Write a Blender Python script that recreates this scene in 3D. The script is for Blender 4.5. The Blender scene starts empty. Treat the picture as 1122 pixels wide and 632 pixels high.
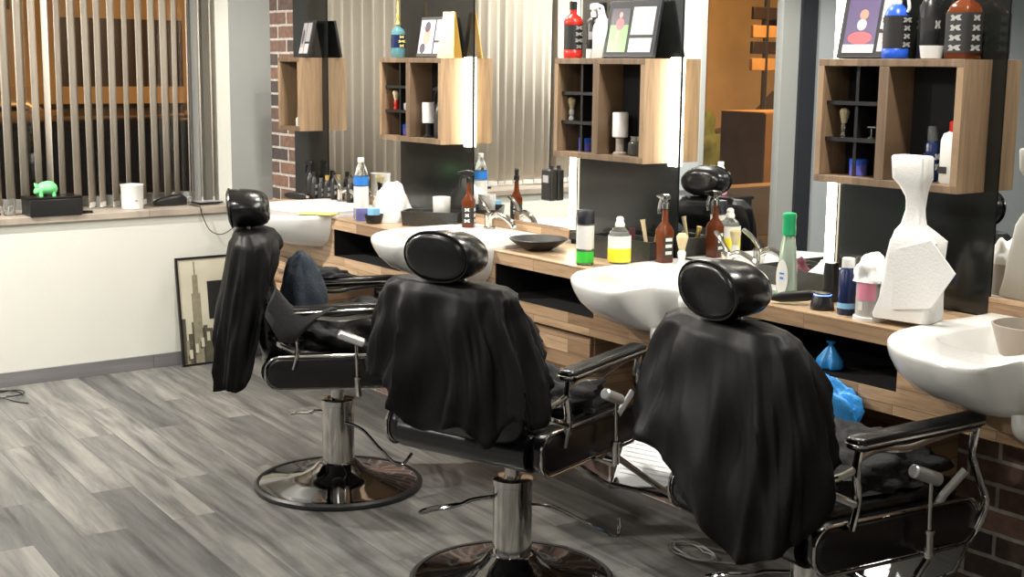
import bpy, math, random
from mathutils import Vector, Matrix, noise
S = bpy.context.scene
C = S.collection
PI = math.pi
R = math.radians

# ------------------------------------------------------------------ materials
def nt(name):
    m = bpy.data.materials.new(name); m.use_nodes = True
    t = m.node_tree
    return m, t, t.nodes['Principled BSDF']
def setp(b, **k):
    al = dict(rough='Roughness', metal='Metallic', spec='Specular IOR Level', trans='Transmission Weight', ior='IOR',
              coat='Coat Weight', coatr='Coat Roughness', sheen='Sheen Weight', emis='Emission Strength', alpha='Alpha', sss='Subsurface Weight')
    for a, v in k.items(): b.inputs[al[a]].default_value = v
def mat(name, col, bump=0, bscale=60, vary=0, vscale=8, ecol=None, **k):
    m, t, b = nt(name)
    b.inputs['Base Color'].default_value = (*col, 1)
    setp(b, **k)
    if ecol: b.inputs['Emission Color'].default_value = (*ecol, 1)
    if bump or vary:
        tc = t.nodes.new('ShaderNodeTexCoord')
    if vary:
        n = t.nodes.new('ShaderNodeTexNoise'); n.inputs['Scale'].default_value = vscale; n.inputs['Detail'].default_value = 4
        r = t.nodes.new('ShaderNodeMapRange'); r.inputs['To Min'].default_value = 1 - vary; r.inputs['To Max'].default_value = 1 + vary
        mx = t.nodes.new('ShaderNodeMix'); mx.data_type = 'RGBA'; mx.blend_type = 'MULTIPLY'; mx.inputs[0].default_value = 1
        t.links.new(tc.outputs['Object'], n.inputs['Vector']); t.links.new(n.outputs['Fac'], r.inputs['Value'])
        mx.inputs[6].default_value = (*col, 1); t.links.new(r.outputs['Result'], mx.inputs[7]); t.links.new(mx.outputs[2], b.inputs['Base Color'])
    if bump:
        n = t.nodes.new('ShaderNodeTexNoise'); n.inputs['Scale'].default_value = bscale; n.inputs['Detail'].default_value = 3
        bp = t.nodes.new('ShaderNodeBump'); bp.inputs['Strength'].default_value = bump; bp.inputs['Distance'].default_value = .01
        t.links.new(tc.outputs['Object'], n.inputs['Vector']); t.links.new(n.outputs['Fac'], bp.inputs['Height']); t.links.new(bp.outputs['Normal'], b.inputs['Normal'])
    return m
def glow(name, col, s):
    return mat(name, (.8, .8, .8), ecol=col, emis=s)
def ramp(t, stops):
    r = t.nodes.new('ShaderNodeValToRGB'); e = r.color_ramp.elements
    e[0].position, e[0].color = stops[0][0], (*stops[0][1], 1)
    e[1].position, e[1].color = stops[1][0], (*stops[1][1], 1)
    for p, c in stops[2:]:
        x = e.new(p); x.color = (*c, 1)
    return r
def planks(name, c1, c2, grain, axes='XY', bw=1.2, bh=.18, rough=.4, gap=(.05, .04, .03), rot=0, gs=(2, 25), off=.37, mortar=.002, contrast=.5, bump=.15):
    """boards running along the first of the two axes, with grain"""
    m, t, b = nt(name); N = t.nodes.new; L = t.links.new
    tc = N('ShaderNodeTexCoord'); sp = N('ShaderNodeSeparateXYZ'); cb = N('ShaderNodeCombineXYZ')
    L(tc.outputs['Object'], sp.inputs[0]); L(sp.outputs[axes[0]], cb.inputs['X']); L(sp.outputs[axes[1]], cb.inputs['Y'])
    mp = N('ShaderNodeMapping'); mp.inputs['Rotation'].default_value = (0, 0, rot); L(cb.outputs[0], mp.inputs[0])
    br = N('ShaderNodeTexBrick'); br.offset = off; br.inputs['Scale'].default_value = 1
    br.inputs['Brick Width'].default_value = bw; br.inputs['Row Height'].default_value = bh; br.inputs['Mortar Size'].default_value = mortar
    br.inputs['Mortar Smooth'].default_value = .2; br.inputs['Color1'].default_value = (0, 0, 0, 1); br.inputs['Color2'].default_value = (1, 1, 1, 1)
    br.inputs['Mortar'].default_value = (.5, .5, .5, 1); br.inputs['Bias'].default_value = 0
    L(mp.outputs[0], br.inputs['Vector'])
    # grain, shifted per board
    ad = N('ShaderNodeVectorMath'); ad.operation = 'MULTIPLY_ADD'
    ad.inputs[1].default_value = (7, 13, 5); L(br.outputs['Color'], ad.inputs[0]); L(mp.outputs[0], ad.inputs[2])
    mg = N('ShaderNodeMapping'); mg.inputs['Scale'].default_value = (gs[0], gs[1], 1); L(ad.outputs[0], mg.inputs[0])
    n1 = N('ShaderNodeTexNoise'); n1.inputs['Scale'].default_value = 1; n1.inputs['Detail'].default_value = 6; n1.inputs['Roughness'].default_value = .62; n1.inputs['Distortion'].default_value = .4
    L(mg.outputs[0], n1.inputs['Vector'])
    mx = N('ShaderNodeMix'); mx.data_type = 'RGBA'; mx.inputs[6].default_value = (*c1, 1); mx.inputs[7].default_value = (*c2, 1); L(br.outputs['Color'], mx.inputs[0])
    gr = ramp(t, grain); L(n1.outputs['Fac'], gr.inputs[0])
    m2 = N('ShaderNodeMix'); m2.data_type = 'RGBA'; m2.blend_type = 'MULTIPLY'; m2.inputs[0].default_value = 1
    L(mx.outputs[2], m2.inputs[6]); L(gr.outputs[0], m2.inputs[7])
    m3 = N('ShaderNodeMix'); m3.data_type = 'RGBA'; L(br.outputs['Fac'], m3.inputs[0]); L(m2.outputs[2], m3.inputs[6]); m3.inputs[7].default_value = (*gap, 1)
    L(m3.outputs[2], b.inputs['Base Color']); setp(b, rough=rough)
    bp = N('ShaderNodeBump'); bp.inputs['Strength'].default_value = bump; bp.inputs['Distance'].default_value = .004
    L(n1.outputs['Fac'], bp.inputs['Height']); L(bp.outputs['Normal'], b.inputs['Normal'])
    return m

M = {}
M['floor'] = planks('grey_laminate', (.11, .11, .11), (.26, .256, .242), [(.27, (.24, .24, .25)), (.72, (1.42, 1.40, 1.32)), (.43, (.66, .66, .67)), (.55, (.98, .98, .96))],
                    'XY', 1.25, .165, .42, (.07, .07, .07), R(3.2), (1.4, 16), mortar=.0015)
g1 = [(.3, (.62, .58, .55)), (.7, (1.15, 1.12, 1.08)), (.5, (.95, .93, .9))]
M['counter'] = planks('block_oak', (.30, .19, .11), (.62, .43, .27), g1, 'XZ', .33, .052, .45, (.15, .1, .06), 0, (5, 60), mortar=.001)
M['counter_top'] = planks('block_oak_top', (.36, .25, .15), (.62, .45, .29), g1, 'XY', .33, .06, .4, (.15, .1, .06), 0, (5, 60), mortar=.001)
M['cab'] = planks('walnut_vertical', (.17, .115, .07), (.27, .185, .115), [(.3, (.6, .56, .52)), (.7, (1.2, 1.15, 1.1)), (.5, (.92, .9, .88))], 'ZX', 3, .11, .5, (.2, .13, .08), 0, (2.5, 34), mortar=0)  # cabinet walnut, colour darkened for the shade on its front edges
M['cab_side'] = planks('walnut_vertical_side', (.27, .18, .105), (.35, .24, .145), [(.3, (.6, .56, .52)), (.7, (1.2, 1.15, 1.1)), (.5, (.92, .9, .88))], 'ZY', 3, .11, .5, (.2, .13, .08), 0, (2.5, 34), mortar=0)  # same walnut in a lighter tone, for the lit side panels
M['skirt'] = planks('skirting_grey', (.17, .165, .175), (.22, .215, .225), [(.3, (.8, .8, .8)), (.7, (1.1, 1.1, 1.1))], 'YZ', 2, .3, .5, (.1, .1, .1))
M['sill'] = planks('sill_board', (.42, .37, .32), (.5, .45, .39), g1, 'YX', 2, .4, .4, (.2, .18, .15), 0, (3, 40))

def brick_mat():
    m, t, b = nt('red_brown_brick'); N = t.nodes.new; L = t.links.new
    tc = N('ShaderNodeTexCoord'); sp = N('ShaderNodeSeparateXYZ'); cb = N('ShaderNodeCombineXYZ')
    L(tc.outputs['Object'], sp.inputs[0]); L(sp.outputs['X'], cb.inputs['X']); L(sp.outputs['Z'], cb.inputs['Y'])
    dn = N('ShaderNodeTexNoise'); dn.inputs['Scale'].default_value = 18; L(cb.outputs[0], dn.inputs['Vector'])
    dm = N('ShaderNodeVectorMath'); dm.operation = 'MULTIPLY_ADD'; dm.inputs[1].default_value = (.006, .006, 0); L(dn.outputs['Color'], dm.inputs[0]); L(cb.outputs[0], dm.inputs[2])
    br = N('ShaderNodeTexBrick'); br.inputs['Scale'].default_value = 1; br.inputs['Brick Width'].default_value = .205; br.inputs['Row Height'].default_value = .0745
    br.inputs['Mortar Size'].default_value = .0075; br.inputs['Mortar Smooth'].default_value = .3
    br.inputs['Color1'].default_value = (.09, .075, .072, 1); br.inputs['Color2'].default_value = (.30, .17, .125, 1); br.inputs['Mortar'].default_value = (.62, .58, .52, 1)
    L(dm.outputs[0], br.inputs['Vector'])
    n = N('ShaderNodeTexNoise'); n.inputs['Scale'].default_value = 30; n.inputs['Detail'].default_value = 5; L(tc.outputs['Object'], n.inputs['Vector'])
    r = ramp(t, [(.3, (.7, .7, .7)), (.7, (1.15, 1.15, 1.15))]); L(n.outputs['Fac'], r.inputs[0])
    mx = N('ShaderNodeMix'); mx.data_type = 'RGBA'; mx.blend_type = 'MULTIPLY'; mx.inputs[0].default_value = 1
    L(br.outputs['Color'], mx.inputs[6]); L(r.outputs[0], mx.inputs[7]); L(mx.outputs[2], b.inputs['Base Color']); setp(b, rough=.85)
    bp = N('ShaderNodeBump'); bp.inputs['Strength'].default_value = .8; bp.inputs['Distance'].default_value = .006; bp.invert = True
    L(br.outputs['Fac'], bp.inputs['Height']); L(bp.outputs['Normal'], b.inputs['Normal'])
    return m
M['brick'] = brick_mat()
M['plaster'] = mat('white_plaster', (.72, .73, .67), vary=.04, vscale=2, bump=.05, bscale=80, rough=.8)
M['plaster_grey'] = mat('grey_plaster', (.42, .45, .47), rough=.8, vary=.03)
M['ceiling'] = mat('ceiling_paint', (.75, .74, .70), rough=.9)
M['frame_grey'] = mat('grey_frame', (.36, .37, .36), rough=.5)
M['frame_dark'] = mat('dark_frame', (.02, .022, .03), rough=.4)
M['mirror'] = mat('mirror_glass', (.86, .88, .87), metal=1, rough=.004)
M['blackglass'] = mat('black_glass', (.012, .013, .012), rough=.12, spec=.6)
M['black_pl'] = mat('black_plastic', (.012, .012, .013), rough=.35)
M['black_matt'] = mat('black_matt', (.008, .008, .009), rough=.8)
M['leather'] = mat('black_leather', (.004, .004, .005), bump=.06, bscale=120, rough=.24, spec=.6)
M['cape'] = mat('black_nylon', (.0035, .0035, .004), rough=.5, bump=.05, bscale=250, spec=.2)
M['cape_grey'] = mat('charcoal_cloth', (.018, .018, .019), rough=.85, bump=.3, bscale=90)
M['denim'] = mat('navy_denim', (.02, .03, .046), rough=.9, bump=.4, bscale=120, vary=.5, vscale=25)
M['chrome'] = mat('chrome', (.62, .60, .57), metal=1, rough=.09)
M['chrome_dark'] = mat('chrome_smoked', (.38, .38, .39), metal=1, rough=.07)
M['brushed'] = mat('brushed_aluminium', (.78, .80, .81), metal=.75, rough=.33)
M['rubber'] = mat('black_rubber', (.015, .015, .016), rough=.45)
M['ceramic'] = mat('white_ceramic', (.84, .84, .82), rough=.12, spec=.6)
M['white_pl'] = mat('white_plastic', (.82, .82, .80), rough=.35)
M['towel'] = mat('white_towel', (.9, .9, .88), rough=.95, bump=.12, bscale=150)
M['paper'] = mat('white_paper', (.85, .85, .84), rough=.8)
M['gold'] = mat('gold', (.75, .52, .16), metal=.7, rough=.3)
M['goldcard'] = mat('gold_card', (.72, .50, .13), rough=.35, metal=.4)
M['cream'] = mat('cream_bristle', (.72, .60, .36), rough=.9, bump=.6, bscale=300)
M['amberglass'] = mat('amber_glass', (.17, .04, .012), rough=.08, trans=.3, ior=1.45)
M['clear'] = mat('clear_plastic', (.92, .95, .95), rough=.06, trans=.92, ior=1.2)
M['blueglass'] = mat('pale_blue_glass', (.22, .52, .60), rough=.06, trans=.55, ior=1.4)
M['greenpl'] = mat('green_plastic', (.02, .42, .16), rough=.35)
M['limegreen'] = mat('lime_green', (.06, .75, .08), rough=.4)
M['yellow'] = mat('yellow_liquid', (.85, .72, .04), rough=.25)
M['yellowpaper'] = mat('yellow_paper', (.85, .72, .2), rough=.7)
M['piggreen'] = mat('mint_green_gloss', (.22, .80, .30), rough=.3)
M['blue'] = mat('blue_plastic', (.02, .10, .60), rough=.3)
M['bluelab'] = mat('blue_label', (.03, .22, .70), rough=.4)
M['bluebag'] = mat('sky_blue_bag', (.05, .36, .85), rough=.35, bump=.5, bscale=30, spec=.5)
M['violet'] = mat('violet_blue_wrap', (.12, .12, .55), rough=.35, vary=.4, vscale=60)
M['lightblue'] = mat('light_blue_lid', (.25, .55, .85), rough=.4)
M['navy'] = mat('navy_plastic', (.01, .02, .08), rough=.25)
M['red'] = mat('red_plastic', (.62, .03, .02), rough=.3)
M['pink'] = mat('pink_label', (.85, .30, .42), rough=.5)
M['darkred'] = mat('dark_red_cloth', (.09, .02, .03), rough=.9, bump=.4, bscale=60)
M['brownbowl'] = mat('taupe_plastic', (.40, .35, .30), rough=.4)
M['granite'] = mat('dark_granite', (.035, .036, .033), rough=.3, vary=.7, vscale=90)
M['glassclear'] = mat('clear_glass', (.95, .97, .96), rough=.03, trans=.95, ior=1.45)
M['blind'] = mat('beige_blind_fabric', (.55, .50, .43), rough=.85, bump=.1, bscale=200)
M['label_w'] = mat('white_label', (.82, .82, .78), rough=.6)
M['label_k'] = mat('black_label', (.02, .02, .02), rough=.5)
M['ink_w'] = mat('white_ink', (.36, .36, .35), rough=.6)
M['photo_purple'] = mat('photo_violet', (.10, .07, .17), rough=.3)
M['photo_pale'] = mat('photo_pale', (.66, .62, .64), rough=.3)
M['photo_green'] = mat('photo_green', (.18, .50, .12), rough=.3)
M['photo_red'] = mat('photo_red', (.55, .10, .12), rough=.3)
M['photo_skin'] = mat('photo_skin', (.50, .27, .20), rough=.3)
M['photo_grey'] = mat('photo_grey', (.42, .40, .42), rough=.3)
M['photo_dark'] = mat('photo_dark', (.05, .04, .06), rough=.3)
M['sepia'] = mat('sepia_sky', (.66, .63, .50), rough=.3, vary=.15, vscale=6)
M['sepia_d'] = mat('sepia_dark', (.12, .11, .08), rough=.3, vary=.5, vscale=30)
M['sepia_m'] = mat('sepia_mid', (.30, .28, .20), rough=.3, vary=.4, vscale=40)
M['led'] = glow('led_strip', (1, .90, .68), 13)
M['led_blue'] = glow('blue_indicator', (.02, .08, 1), 9)
M['lamp'] = glow('lamp_disc', (1, .95, .86), 18)
M['stone'] = mat('street_render', (.42, .34, .24), rough=.9, vary=.35, vscale=1.4, bump=.3, bscale=5)
M['stone_d'] = mat('street_dark_opening', (.02, .015, .02), rough=.5)
M['asphalt'] = mat('asphalt', (.10, .09, .08), rough=.85, vary=.3, vscale=3)
M['cardark'] = mat('car_paint_black', (.008, .008, .010), rough=.2, coat=.4)
M['carlight'] = mat('car_paint_silver', (.45, .42, .38), rough=.3, metal=.4)
M['carglass'] = mat('car_glass', (.01, .012, .015), rough=.05)
M['crate'] = mat('crate_wood', (.34, .22, .11), rough=.8, vary=.3, vscale=5)
M['leaf'] = mat('hedge_green', (.06, .09, .03), rough=.8, vary=.5, vscale=20)

# ------------------------------------------------------------------ mesh builder
class MB:
    def __init__(s): s.v = []; s.f = []; s.m = []; s.T = Matrix.Identity(4)
    def add(s, vs, fs, mi=0):
        o = len(s.v); s.v += [tuple(s.T @ Vector(p)) for p in vs]
        s.f += [tuple(i + o for i in f) for f in fs]; s.m += [mi] * len(fs); return s
    def box(s, x0, x1, y0, y1, z0, z1, mi=0):
        return s.add([(x0, y0, z0), (x1, y0, z0), (x1, y1, z0), (x0, y1, z0), (x0, y0, z1), (x1, y0, z1), (x1, y1, z1), (x0, y1, z1)],
                     [(3, 2, 1, 0), (4, 5, 6, 7), (0, 1, 5, 4), (1, 2, 6, 5), (2, 3, 7, 6), (3, 0, 4, 7)], mi)
    def loft(s, rings, mi=0, cap=True, closed=True):
        n = len(rings[0]); vs = [p for r in rings for p in r]; fs = []
        for i in range(len(rings) - 1):
            for j in range(n if closed else n - 1):
                a = i * n + j; b = i * n + (j + 1) % n
                fs.append((a, b, b + n, a + n))
        if cap and closed:
            fs.append(tuple(range(n))[::-1]); fs.append(tuple(range((len(rings) - 1) * n, len(rings) * n)))
        return s.add(vs, fs, mi)
    def lathe(s, prof, c=(0, 0, 0), seg=28, mi=0, sx=1, sy=1, cap=True):
        rings = [[(c[0] + sx * max(r, 1e-4) * math.cos(2 * PI * k / seg), c[1] + sy * max(r, 1e-4) * math.sin(2 * PI * k / seg), c[2] + z) for k in range(seg)] for r, z in prof]
        return s.loft(rings, mi, cap)
    def tube(s, pts, rad, mi=0, seg=10, closed=False, flat=1.0):
        P = [Vector(p) for p in pts]; n = len(P); rings = []
        rr = rad if isinstance(rad, (list, tuple)) else [rad] * n
        up = None
        for i in range(n):
            a = P[i - 1] if (i > 0 or closed) else P[i]; b = P[(i + 1) % n] if (i < n - 1 or closed) else P[i]
            d = (b - a).normalized()
            if up is None: up = Vector((0, 0, 1)) if abs(d.z) < .9 else Vector((1, 0, 0))
            u = (up - d * up.dot(d))
            u = u.normalized() if u.length > 1e-5 else d.orthogonal().normalized()
            w = d.cross(u); up = u
            rings.append([tuple(P[i] + u * rr[i] * math.cos(2 * PI * k / seg) + w * rr[i] * flat * math.sin(2 * PI * k / seg)) for k in range(seg)])
        if closed: rings.append(rings[0])
        return s.loft(rings, mi, cap=not closed)
    def prism(s, poly, x0, x1, mi=0, axis='x'):
        f = {'x': lambda a, b, t: (t, a, b), 'y': lambda a, b, t: (a, t, b), 'z': lambda a, b, t: (a, b, t)}[axis]
        return s.loft([[f(a, b, x0) for a, b in poly], [f(a, b, x1) for a, b in poly]], mi)
    def build(s, name, mats, parent=None, smooth=False, bevel=0, solid=0, sub=0, ang=35, loc=None, rz=0):
        me = bpy.data.meshes.new(name); me.from_pydata(s.v, [], s.f)
        for m in (mats if isinstance(mats, list) else [mats]): me.materials.append(m)
        for p, k in zip(me.polygons, s.m): p.material_index = k
        import bmesh
        bm = bmesh.new(); bm.from_mesh(me); bmesh.ops.remove_doubles(bm, verts=bm.verts, dist=1e-6); bmesh.ops.recalc_face_normals(bm, faces=bm.faces); bm.to_mesh(me); bm.free()
        if smooth:
            me.shade_smooth(); me.set_sharp_from_angle(angle=R(ang))
        o = bpy.data.objects.new(name, me); C.objects.link(o)
        if parent: o.parent = parent
        if loc: o.location = loc
        if rz: o.rotation_euler.z = rz
        if sub:
            q = o.modifiers.new('s', 'SUBSURF'); q.levels = q.render_levels = sub
        if solid:
            q = o.modifiers.new('so', 'SOLIDIFY'); q.thickness = solid; q.offset = 0
        if bevel:
            q = o.modifiers.new('b', 'BEVEL'); q.width = bevel; q.segments = 2; q.limit_method = 'ANGLE'; q.angle_limit = R(40)
            me.shade_smooth(); me.set_sharp_from_angle(angle=R(50))
        return o
def smooth_path(pts, n=6):
    P = [Vector(p) for p in pts]; out = []
    for i in range(len(P) - 1):
        p0 = P[max(i - 1, 0)]; p1 = P[i]; p2 = P[i + 1]; p3 = P[min(i + 2, len(P) - 1)]
        for k in range(n):
            t = k / n
            out.append(.5 * ((2 * p1) + (p2 - p0) * t + (2 * p0 - 5 * p1 + 4 * p2 - p3) * t * t + (3 * p1 - p0 - 3 * p2 + p3) * t ** 3))
    out.append(P[-1]); return out
def rrect(w, h, r, n=6, cx=0, cy=0):
    pts = []
    for sx, sy, a0 in ((1, 1, 0), (-1, 1, 90), (-1, -1, 180), (1, -1, 270)):
        for k in range(n + 1):
            a = R(a0 + 90 * k / n); pts.append((cx + sx * (w / 2 - r) + r * math.cos(a), cy + sy * (h / 2 - r) + r * math.sin(a)))
    return pts
def sell(a, b, e=2.5, n=32, cx=0, cy=0):
    o = []
    for k in range(n):
        t = 2 * PI * k / n; c, s_ = math.cos(t), math.sin(t)
        o.append((cx + a * math.copysign(abs(c) ** (2 / e), c), cy + b * math.copysign(abs(s_) ** (2 / e), s_)))
    return o
def tag(o, label, cat, group=None):
    o['label'] = label; o['category'] = cat
    if group: o['group'] = group
    return o
def thing(name, label, cat, loc=(0, 0, 0), rz=0, group=None):
    o = bpy.data.objects.new(name, None); C.objects.link(o); o.empty_display_size = .05
    o.location = loc; o.rotation_euler = (0, 0, rz); return tag(o, label, cat, group)
def stru(o): o['kind'] = 'structure'; return o
def B(name, x0, x1, y0, y1, z0, z1, m, parent=None, bevel=0):
    return MB().box(x0, x1, y0, y1, z0, z1).build(name, m, parent, bevel=bevel)

# ------------------------------------------------------------------ room shell
RX, RY, RH = 9.5, -8.0, 2.75
stru(B('floor', -.0, RX, RY, 0, -.06, 0, M['floor']))
stru(B('ceiling', -.4, RX, RY, .2, RH, RH + .1, M['ceiling']))
stru(B('wall_mirror', -.4, RX, 0, .2, 0, RH, M['brick']))
stru(B('wall_right', RX, RX + .15, RY, .2, 0, RH, M['plaster']))
stru(B('wall_near', -.4, RX, RY - .15, RY, 0, RH, M['plaster_grey']))
# window wall (x = 0): recess from y -0.25 to -3.15, glazed opening -3.37..-4.2
w = MB()
w.box(-.4, 0, -.25, 0, 0, RH)                      # pier next to the mirror wall
w.box(-.4, 0, -3.15, -.25, 0, .83)                 # below the sill
w.box(-.4, 0, -3.15, -.25, 2.5, RH)
stru(w.build('wall_window', M['plaster']))
w = MB(); w.box(-.4, 0, -3.25, -3.15, 0, RH); w.box(-.12, 0, -3.37, -3.25, 0, RH); w.box(-.2, 0, RY, -4.56, 0, RH); w.box(-.2, 0, -4.56, -3.37, 2.35, RH)
stru(w.build('wall_entrance', M['plaster_grey']))
stru(B('sill', -.36, .022, -3.15, -.25, .83, .868, M['sill'], bevel=.004))
stru(B('baseboard_window', .0, .014, -3.15, -.0, 0, .0735, M['skirt']))
stru(B('baseboard_near', .0, RX, RY, RY + .014, 0, .0735, M['skirt']))
# window frame and pane
w = MB(); w.box(-.40, -.35, -3.15, -3.08, .868, 2.5); w.box(-.40, -.35, -.32, -.25, .868, 2.5); w.box(-.40, -.35, -3.08, -.32, .868, .92); w.box(-.40, -.35, -3.08, -.32, 2.43, 2.5); w.box(-.39, -.355, -1.75, -1.69, .92, 2.43)
wf = stru(w.build('window_1', M['frame_grey'], bevel=.003))
mg, tg, bg = nt('window_pane_glass'); bg.inputs['Base Color'].default_value = (1, 1, 1, 1); setp(bg, rough=0, trans=1, ior=1.02)
tr = tg.nodes.new('ShaderNodeBsdfTransparent'); gl = tg.nodes.new('ShaderNodeBsdfGlossy'); gl.inputs['Roughness'].default_value = .0; fr = tg.nodes.new('ShaderNodeFresnel'); fr.inputs[0].default_value = 1.45
mxs = tg.nodes.new('ShaderNodeMixShader'); mxs.inputs[0].default_value = .05; tg.links.new(tr.outputs[0], mxs.inputs[1]); tg.links.new(gl.outputs[0], mxs.inputs[2])
tg.links.new(mxs.outputs[0], tg.nodes['Material Output'].inputs['Surface']); M['pane'] = mg
B('window_pane', -.378, -.372, -3.08, -.32, .92, 2.43, M['pane'], wf)
# glazed door next to it
w = MB(); w.box(-.06, .0, -4.39, -4.2, 0, 2.35); w.box(-.06, .0, -3.42, -3.37, 0, 2.35); w.box(-.06, .0, -4.2, -3.42, 2.28, 2.35); w.box(-.06, .0, -4.2, -3.42, 0, .06)
dr = stru(w.build('door_1', M['frame_grey'], bevel=.003))
B('door_pane', -.034, -.026, -4.2, -3.42, .06, 2.28, M['pane'], dr)
stru(B('trim_1', -.2, .02, -4.56, -4.39, 0, 2.35, M['frame_dark']))

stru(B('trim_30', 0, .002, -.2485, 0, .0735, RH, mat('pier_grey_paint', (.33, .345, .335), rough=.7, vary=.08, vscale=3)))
# vertical blinds
rnd = random.Random(4)
vb = thing('vertical_blind', 'beige vertical blind with open slats hanging in the front window', 'blind', (-.2, -1.7, 2.46))
MB().box(-.03, .03, -1.42, 1.42, -.02, .02).build('head_rail', M['white_pl'], vb, bevel=.004)
ys = []; y = -.27
while y > -3.08: ys.append(y); y -= .0715 + rnd.uniform(-.006, .006)
for i, y in enumerate(ys):
    a = math.atan2(.68, -.73) + R(rnd.uniform(-5, 5))
    if i in (13, 27): a += R(52)
    if i < 3: a += R(25)
    sw = rnd.uniform(-.012, .012); c, s_ = math.cos(a), math.sin(a); yy = y + 1.7; h = 1.552
    mb = MB(); n = 5; rings = []
    for z, o in ((0, 0), (-h * .5, sw * .5), (-h, sw)):
        row = []
        for k in range(n):
            t = (k / (n - 1) - .5); bow = .004 * (1 - 4 * t * t)
            row.append((.088 * t * c - bow * s_, yy + .088 * t * s_ + bow * c + o, z - .02))
        rings.append(row)
    mb.loft(rings, closed=False); sl = mb.build('slat', M['blind'], vb, True, solid=.0012)
    MB().box(-.036, .036, -.004, .004, -.012, .016).build('bottom_weight', M['white_pl'], sl, bevel=.002).location = (0, yy + sw, -h - .02)
    sl.children[0].rotation_euler.z = a

# ------------------------------------------------------------------ mirror wall dressing
def panel(n, x0, x1, z0, z1, m, y0=-.008, nm='trim'): return stru(B(f'{nm}_{n}', x0, x1, y0, 0.0, z0, z1, m))
for i, (a, b, z0) in enumerate(((.30, .672, .945), (1.396, 2.004, .945), (2.70, 3.323, .945), (4.035, 4.645, .945))):
    panel(i + 2, a, b, z0, 2.6, M['blackglass'], -.010)
for i, (a, b, z0) in enumerate(((.674, 1.394, .995), (2.006, 2.698, .999), (3.325, 4.033, .962), (4.647, 5.45, 1.003))):
    t = tag(MB().box(a, b, -.006, 0, z0, 2.5).build('wall_mirror_panel', M['mirror']),
            ('tall wall mirror beside the brick wall', 'tall wall mirror reflecting the vertical blinds, above the black dish',
             'tall wall mirror reflecting the orange street beyond the door', 'tall wall mirror at the far right edge of the photo')[i], 'mirror', 'wall mirrors')
    if i != 2: stru(B(f'trim_{i+10}', a, b, -.016, 0, .942, z0 - .001, M['counter']))
    else: stru(B(f'trim_{i+10}', a, b, -.012, 0, .942, z0 - .001, M['blackglass']))

# counter unit
ct = thing('counter', 'long wooden wall counter with block-wood front and open black niches under the mirrors', 'counter', (0, 0, 0))
SC = [1.07, 2.37, 3.69, 5.01]
poly = [(.50, -.017), (.50, -.40)]; spans = []; e0 = .50
for c in SC:
    poly += [(c - .335, -.40), (c - .335, -.06), (c + .335, -.06), (c + .335, -.40)]; spans.append((e0, c - .335)); e0 = c + .335
poly += [(5.9, -.40), (5.9, -.017)]; spans.append((e0, 5.9))
MB().prism(poly, .892, .942, axis='z').build('worktop', M['counter_top'], ct)
for a, b in spans: MB().box(a, b, -.4045, -.400, .893, .9415).build('front_edge', M['counter'], ct)
niches = [(1.43, 2.02), (2.72, 3.32), (4.02, 4.63)]
sol = [(0.5, 1.43), (2.02, 2.72), (3.32, 4.02), (4.63, 5.9)]
for a, b in sol:
    MB().prism([(a, -.40), (b, -.40), (b, -.05), (b - .02, -.05), (b - .02, -.38), (a + .02, -.38), (a + .02, -.05), (a, -.05)], .765, .891, axis='z').build('front_panel', M['counter'], ct)
MB().prism([(-.40, .70), (-.38, .70), (-.38, .745), (-.02, .745), (-.02, .765), (-.40, .765)], .5, 5.9).build('apron', M['counter'], ct)
for a, b in niches: 
    lo = [(a, -.396), (a + .004, -.396), (a + .004, -.045), (b - .004, -.045), (b - .004, -.396), (b, -.396), (b, -.041), (a, -.041)]
    MB().prism(lo, .765, .891, axis='z').build('niche_lining', M['black_matt'], ct)
    MB().box(a + .004, b - .004, -.392, -.045, .7651, .7665).build('niche_floor', M['black_matt'], ct)
# drawer pedestals under the counter
def pedestal(x0, x1, z0, z1, y0, lab, nd):
    t = thing('drawer_unit', lab, 'drawer unit', ((x0 + x1) / 2, (y0 - .03) / 2, z0), 0, 'drawer units under the counter'); w = (x1 - x0) / 2; d = (abs(y0) - .03) / 2; h = z1 - z0
    MB().box(-w, w, -d + .018, d, 0, h).build('body', M['counter'], t)
    for k in range(nd):
        za = .01 + k * (h - .01) / nd; zb = (k + 1) * (h - .01) / nd - .008 + .005
        f = MB().box(-w + .006, w - .006, -d, -d + .016, za, zb).build('drawer', M['counter'], t, bevel=.002)
        MB().tube([(-.07, -d - .02, (za + zb) / 2), (.07, -d - .02, (za + zb) / 2)], .006).tube([(-.06, -d - .02, (za + zb) / 2), (-.06, -d, (za + zb) / 2)], .005).tube([(.06, -d - .02, (za + zb) / 2), (.06, -d, (za + zb) / 2)], .005).build('handle', M['chrome'], f, True)
pedestal(2.60, 3.28, .40, .698, -.375, 'wooden drawer unit hanging below the second open niche, behind the middle chair', 2)
pedestal(.52, 1.17, .40, .698, -.36, 'wooden drawer unit below the first sink near the brick wall', 2)
t = thing('wooden_crate', 'open wooden box holding blue bags under the counter', 'box', (4.30, -.152, .34))
MB().box(-.27, .27, -.22, .15, 0, .02).box(-.27, .27, -.22, -.205, .02, .28).box(-.27, .27, .135, .15, .02, .28).box(-.27, -.255, -.205, .135, .02, .28).box(.255, .27, -.205, .135, .02, .28).build('crate_body', M['counter'], t, bevel=.002)

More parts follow.
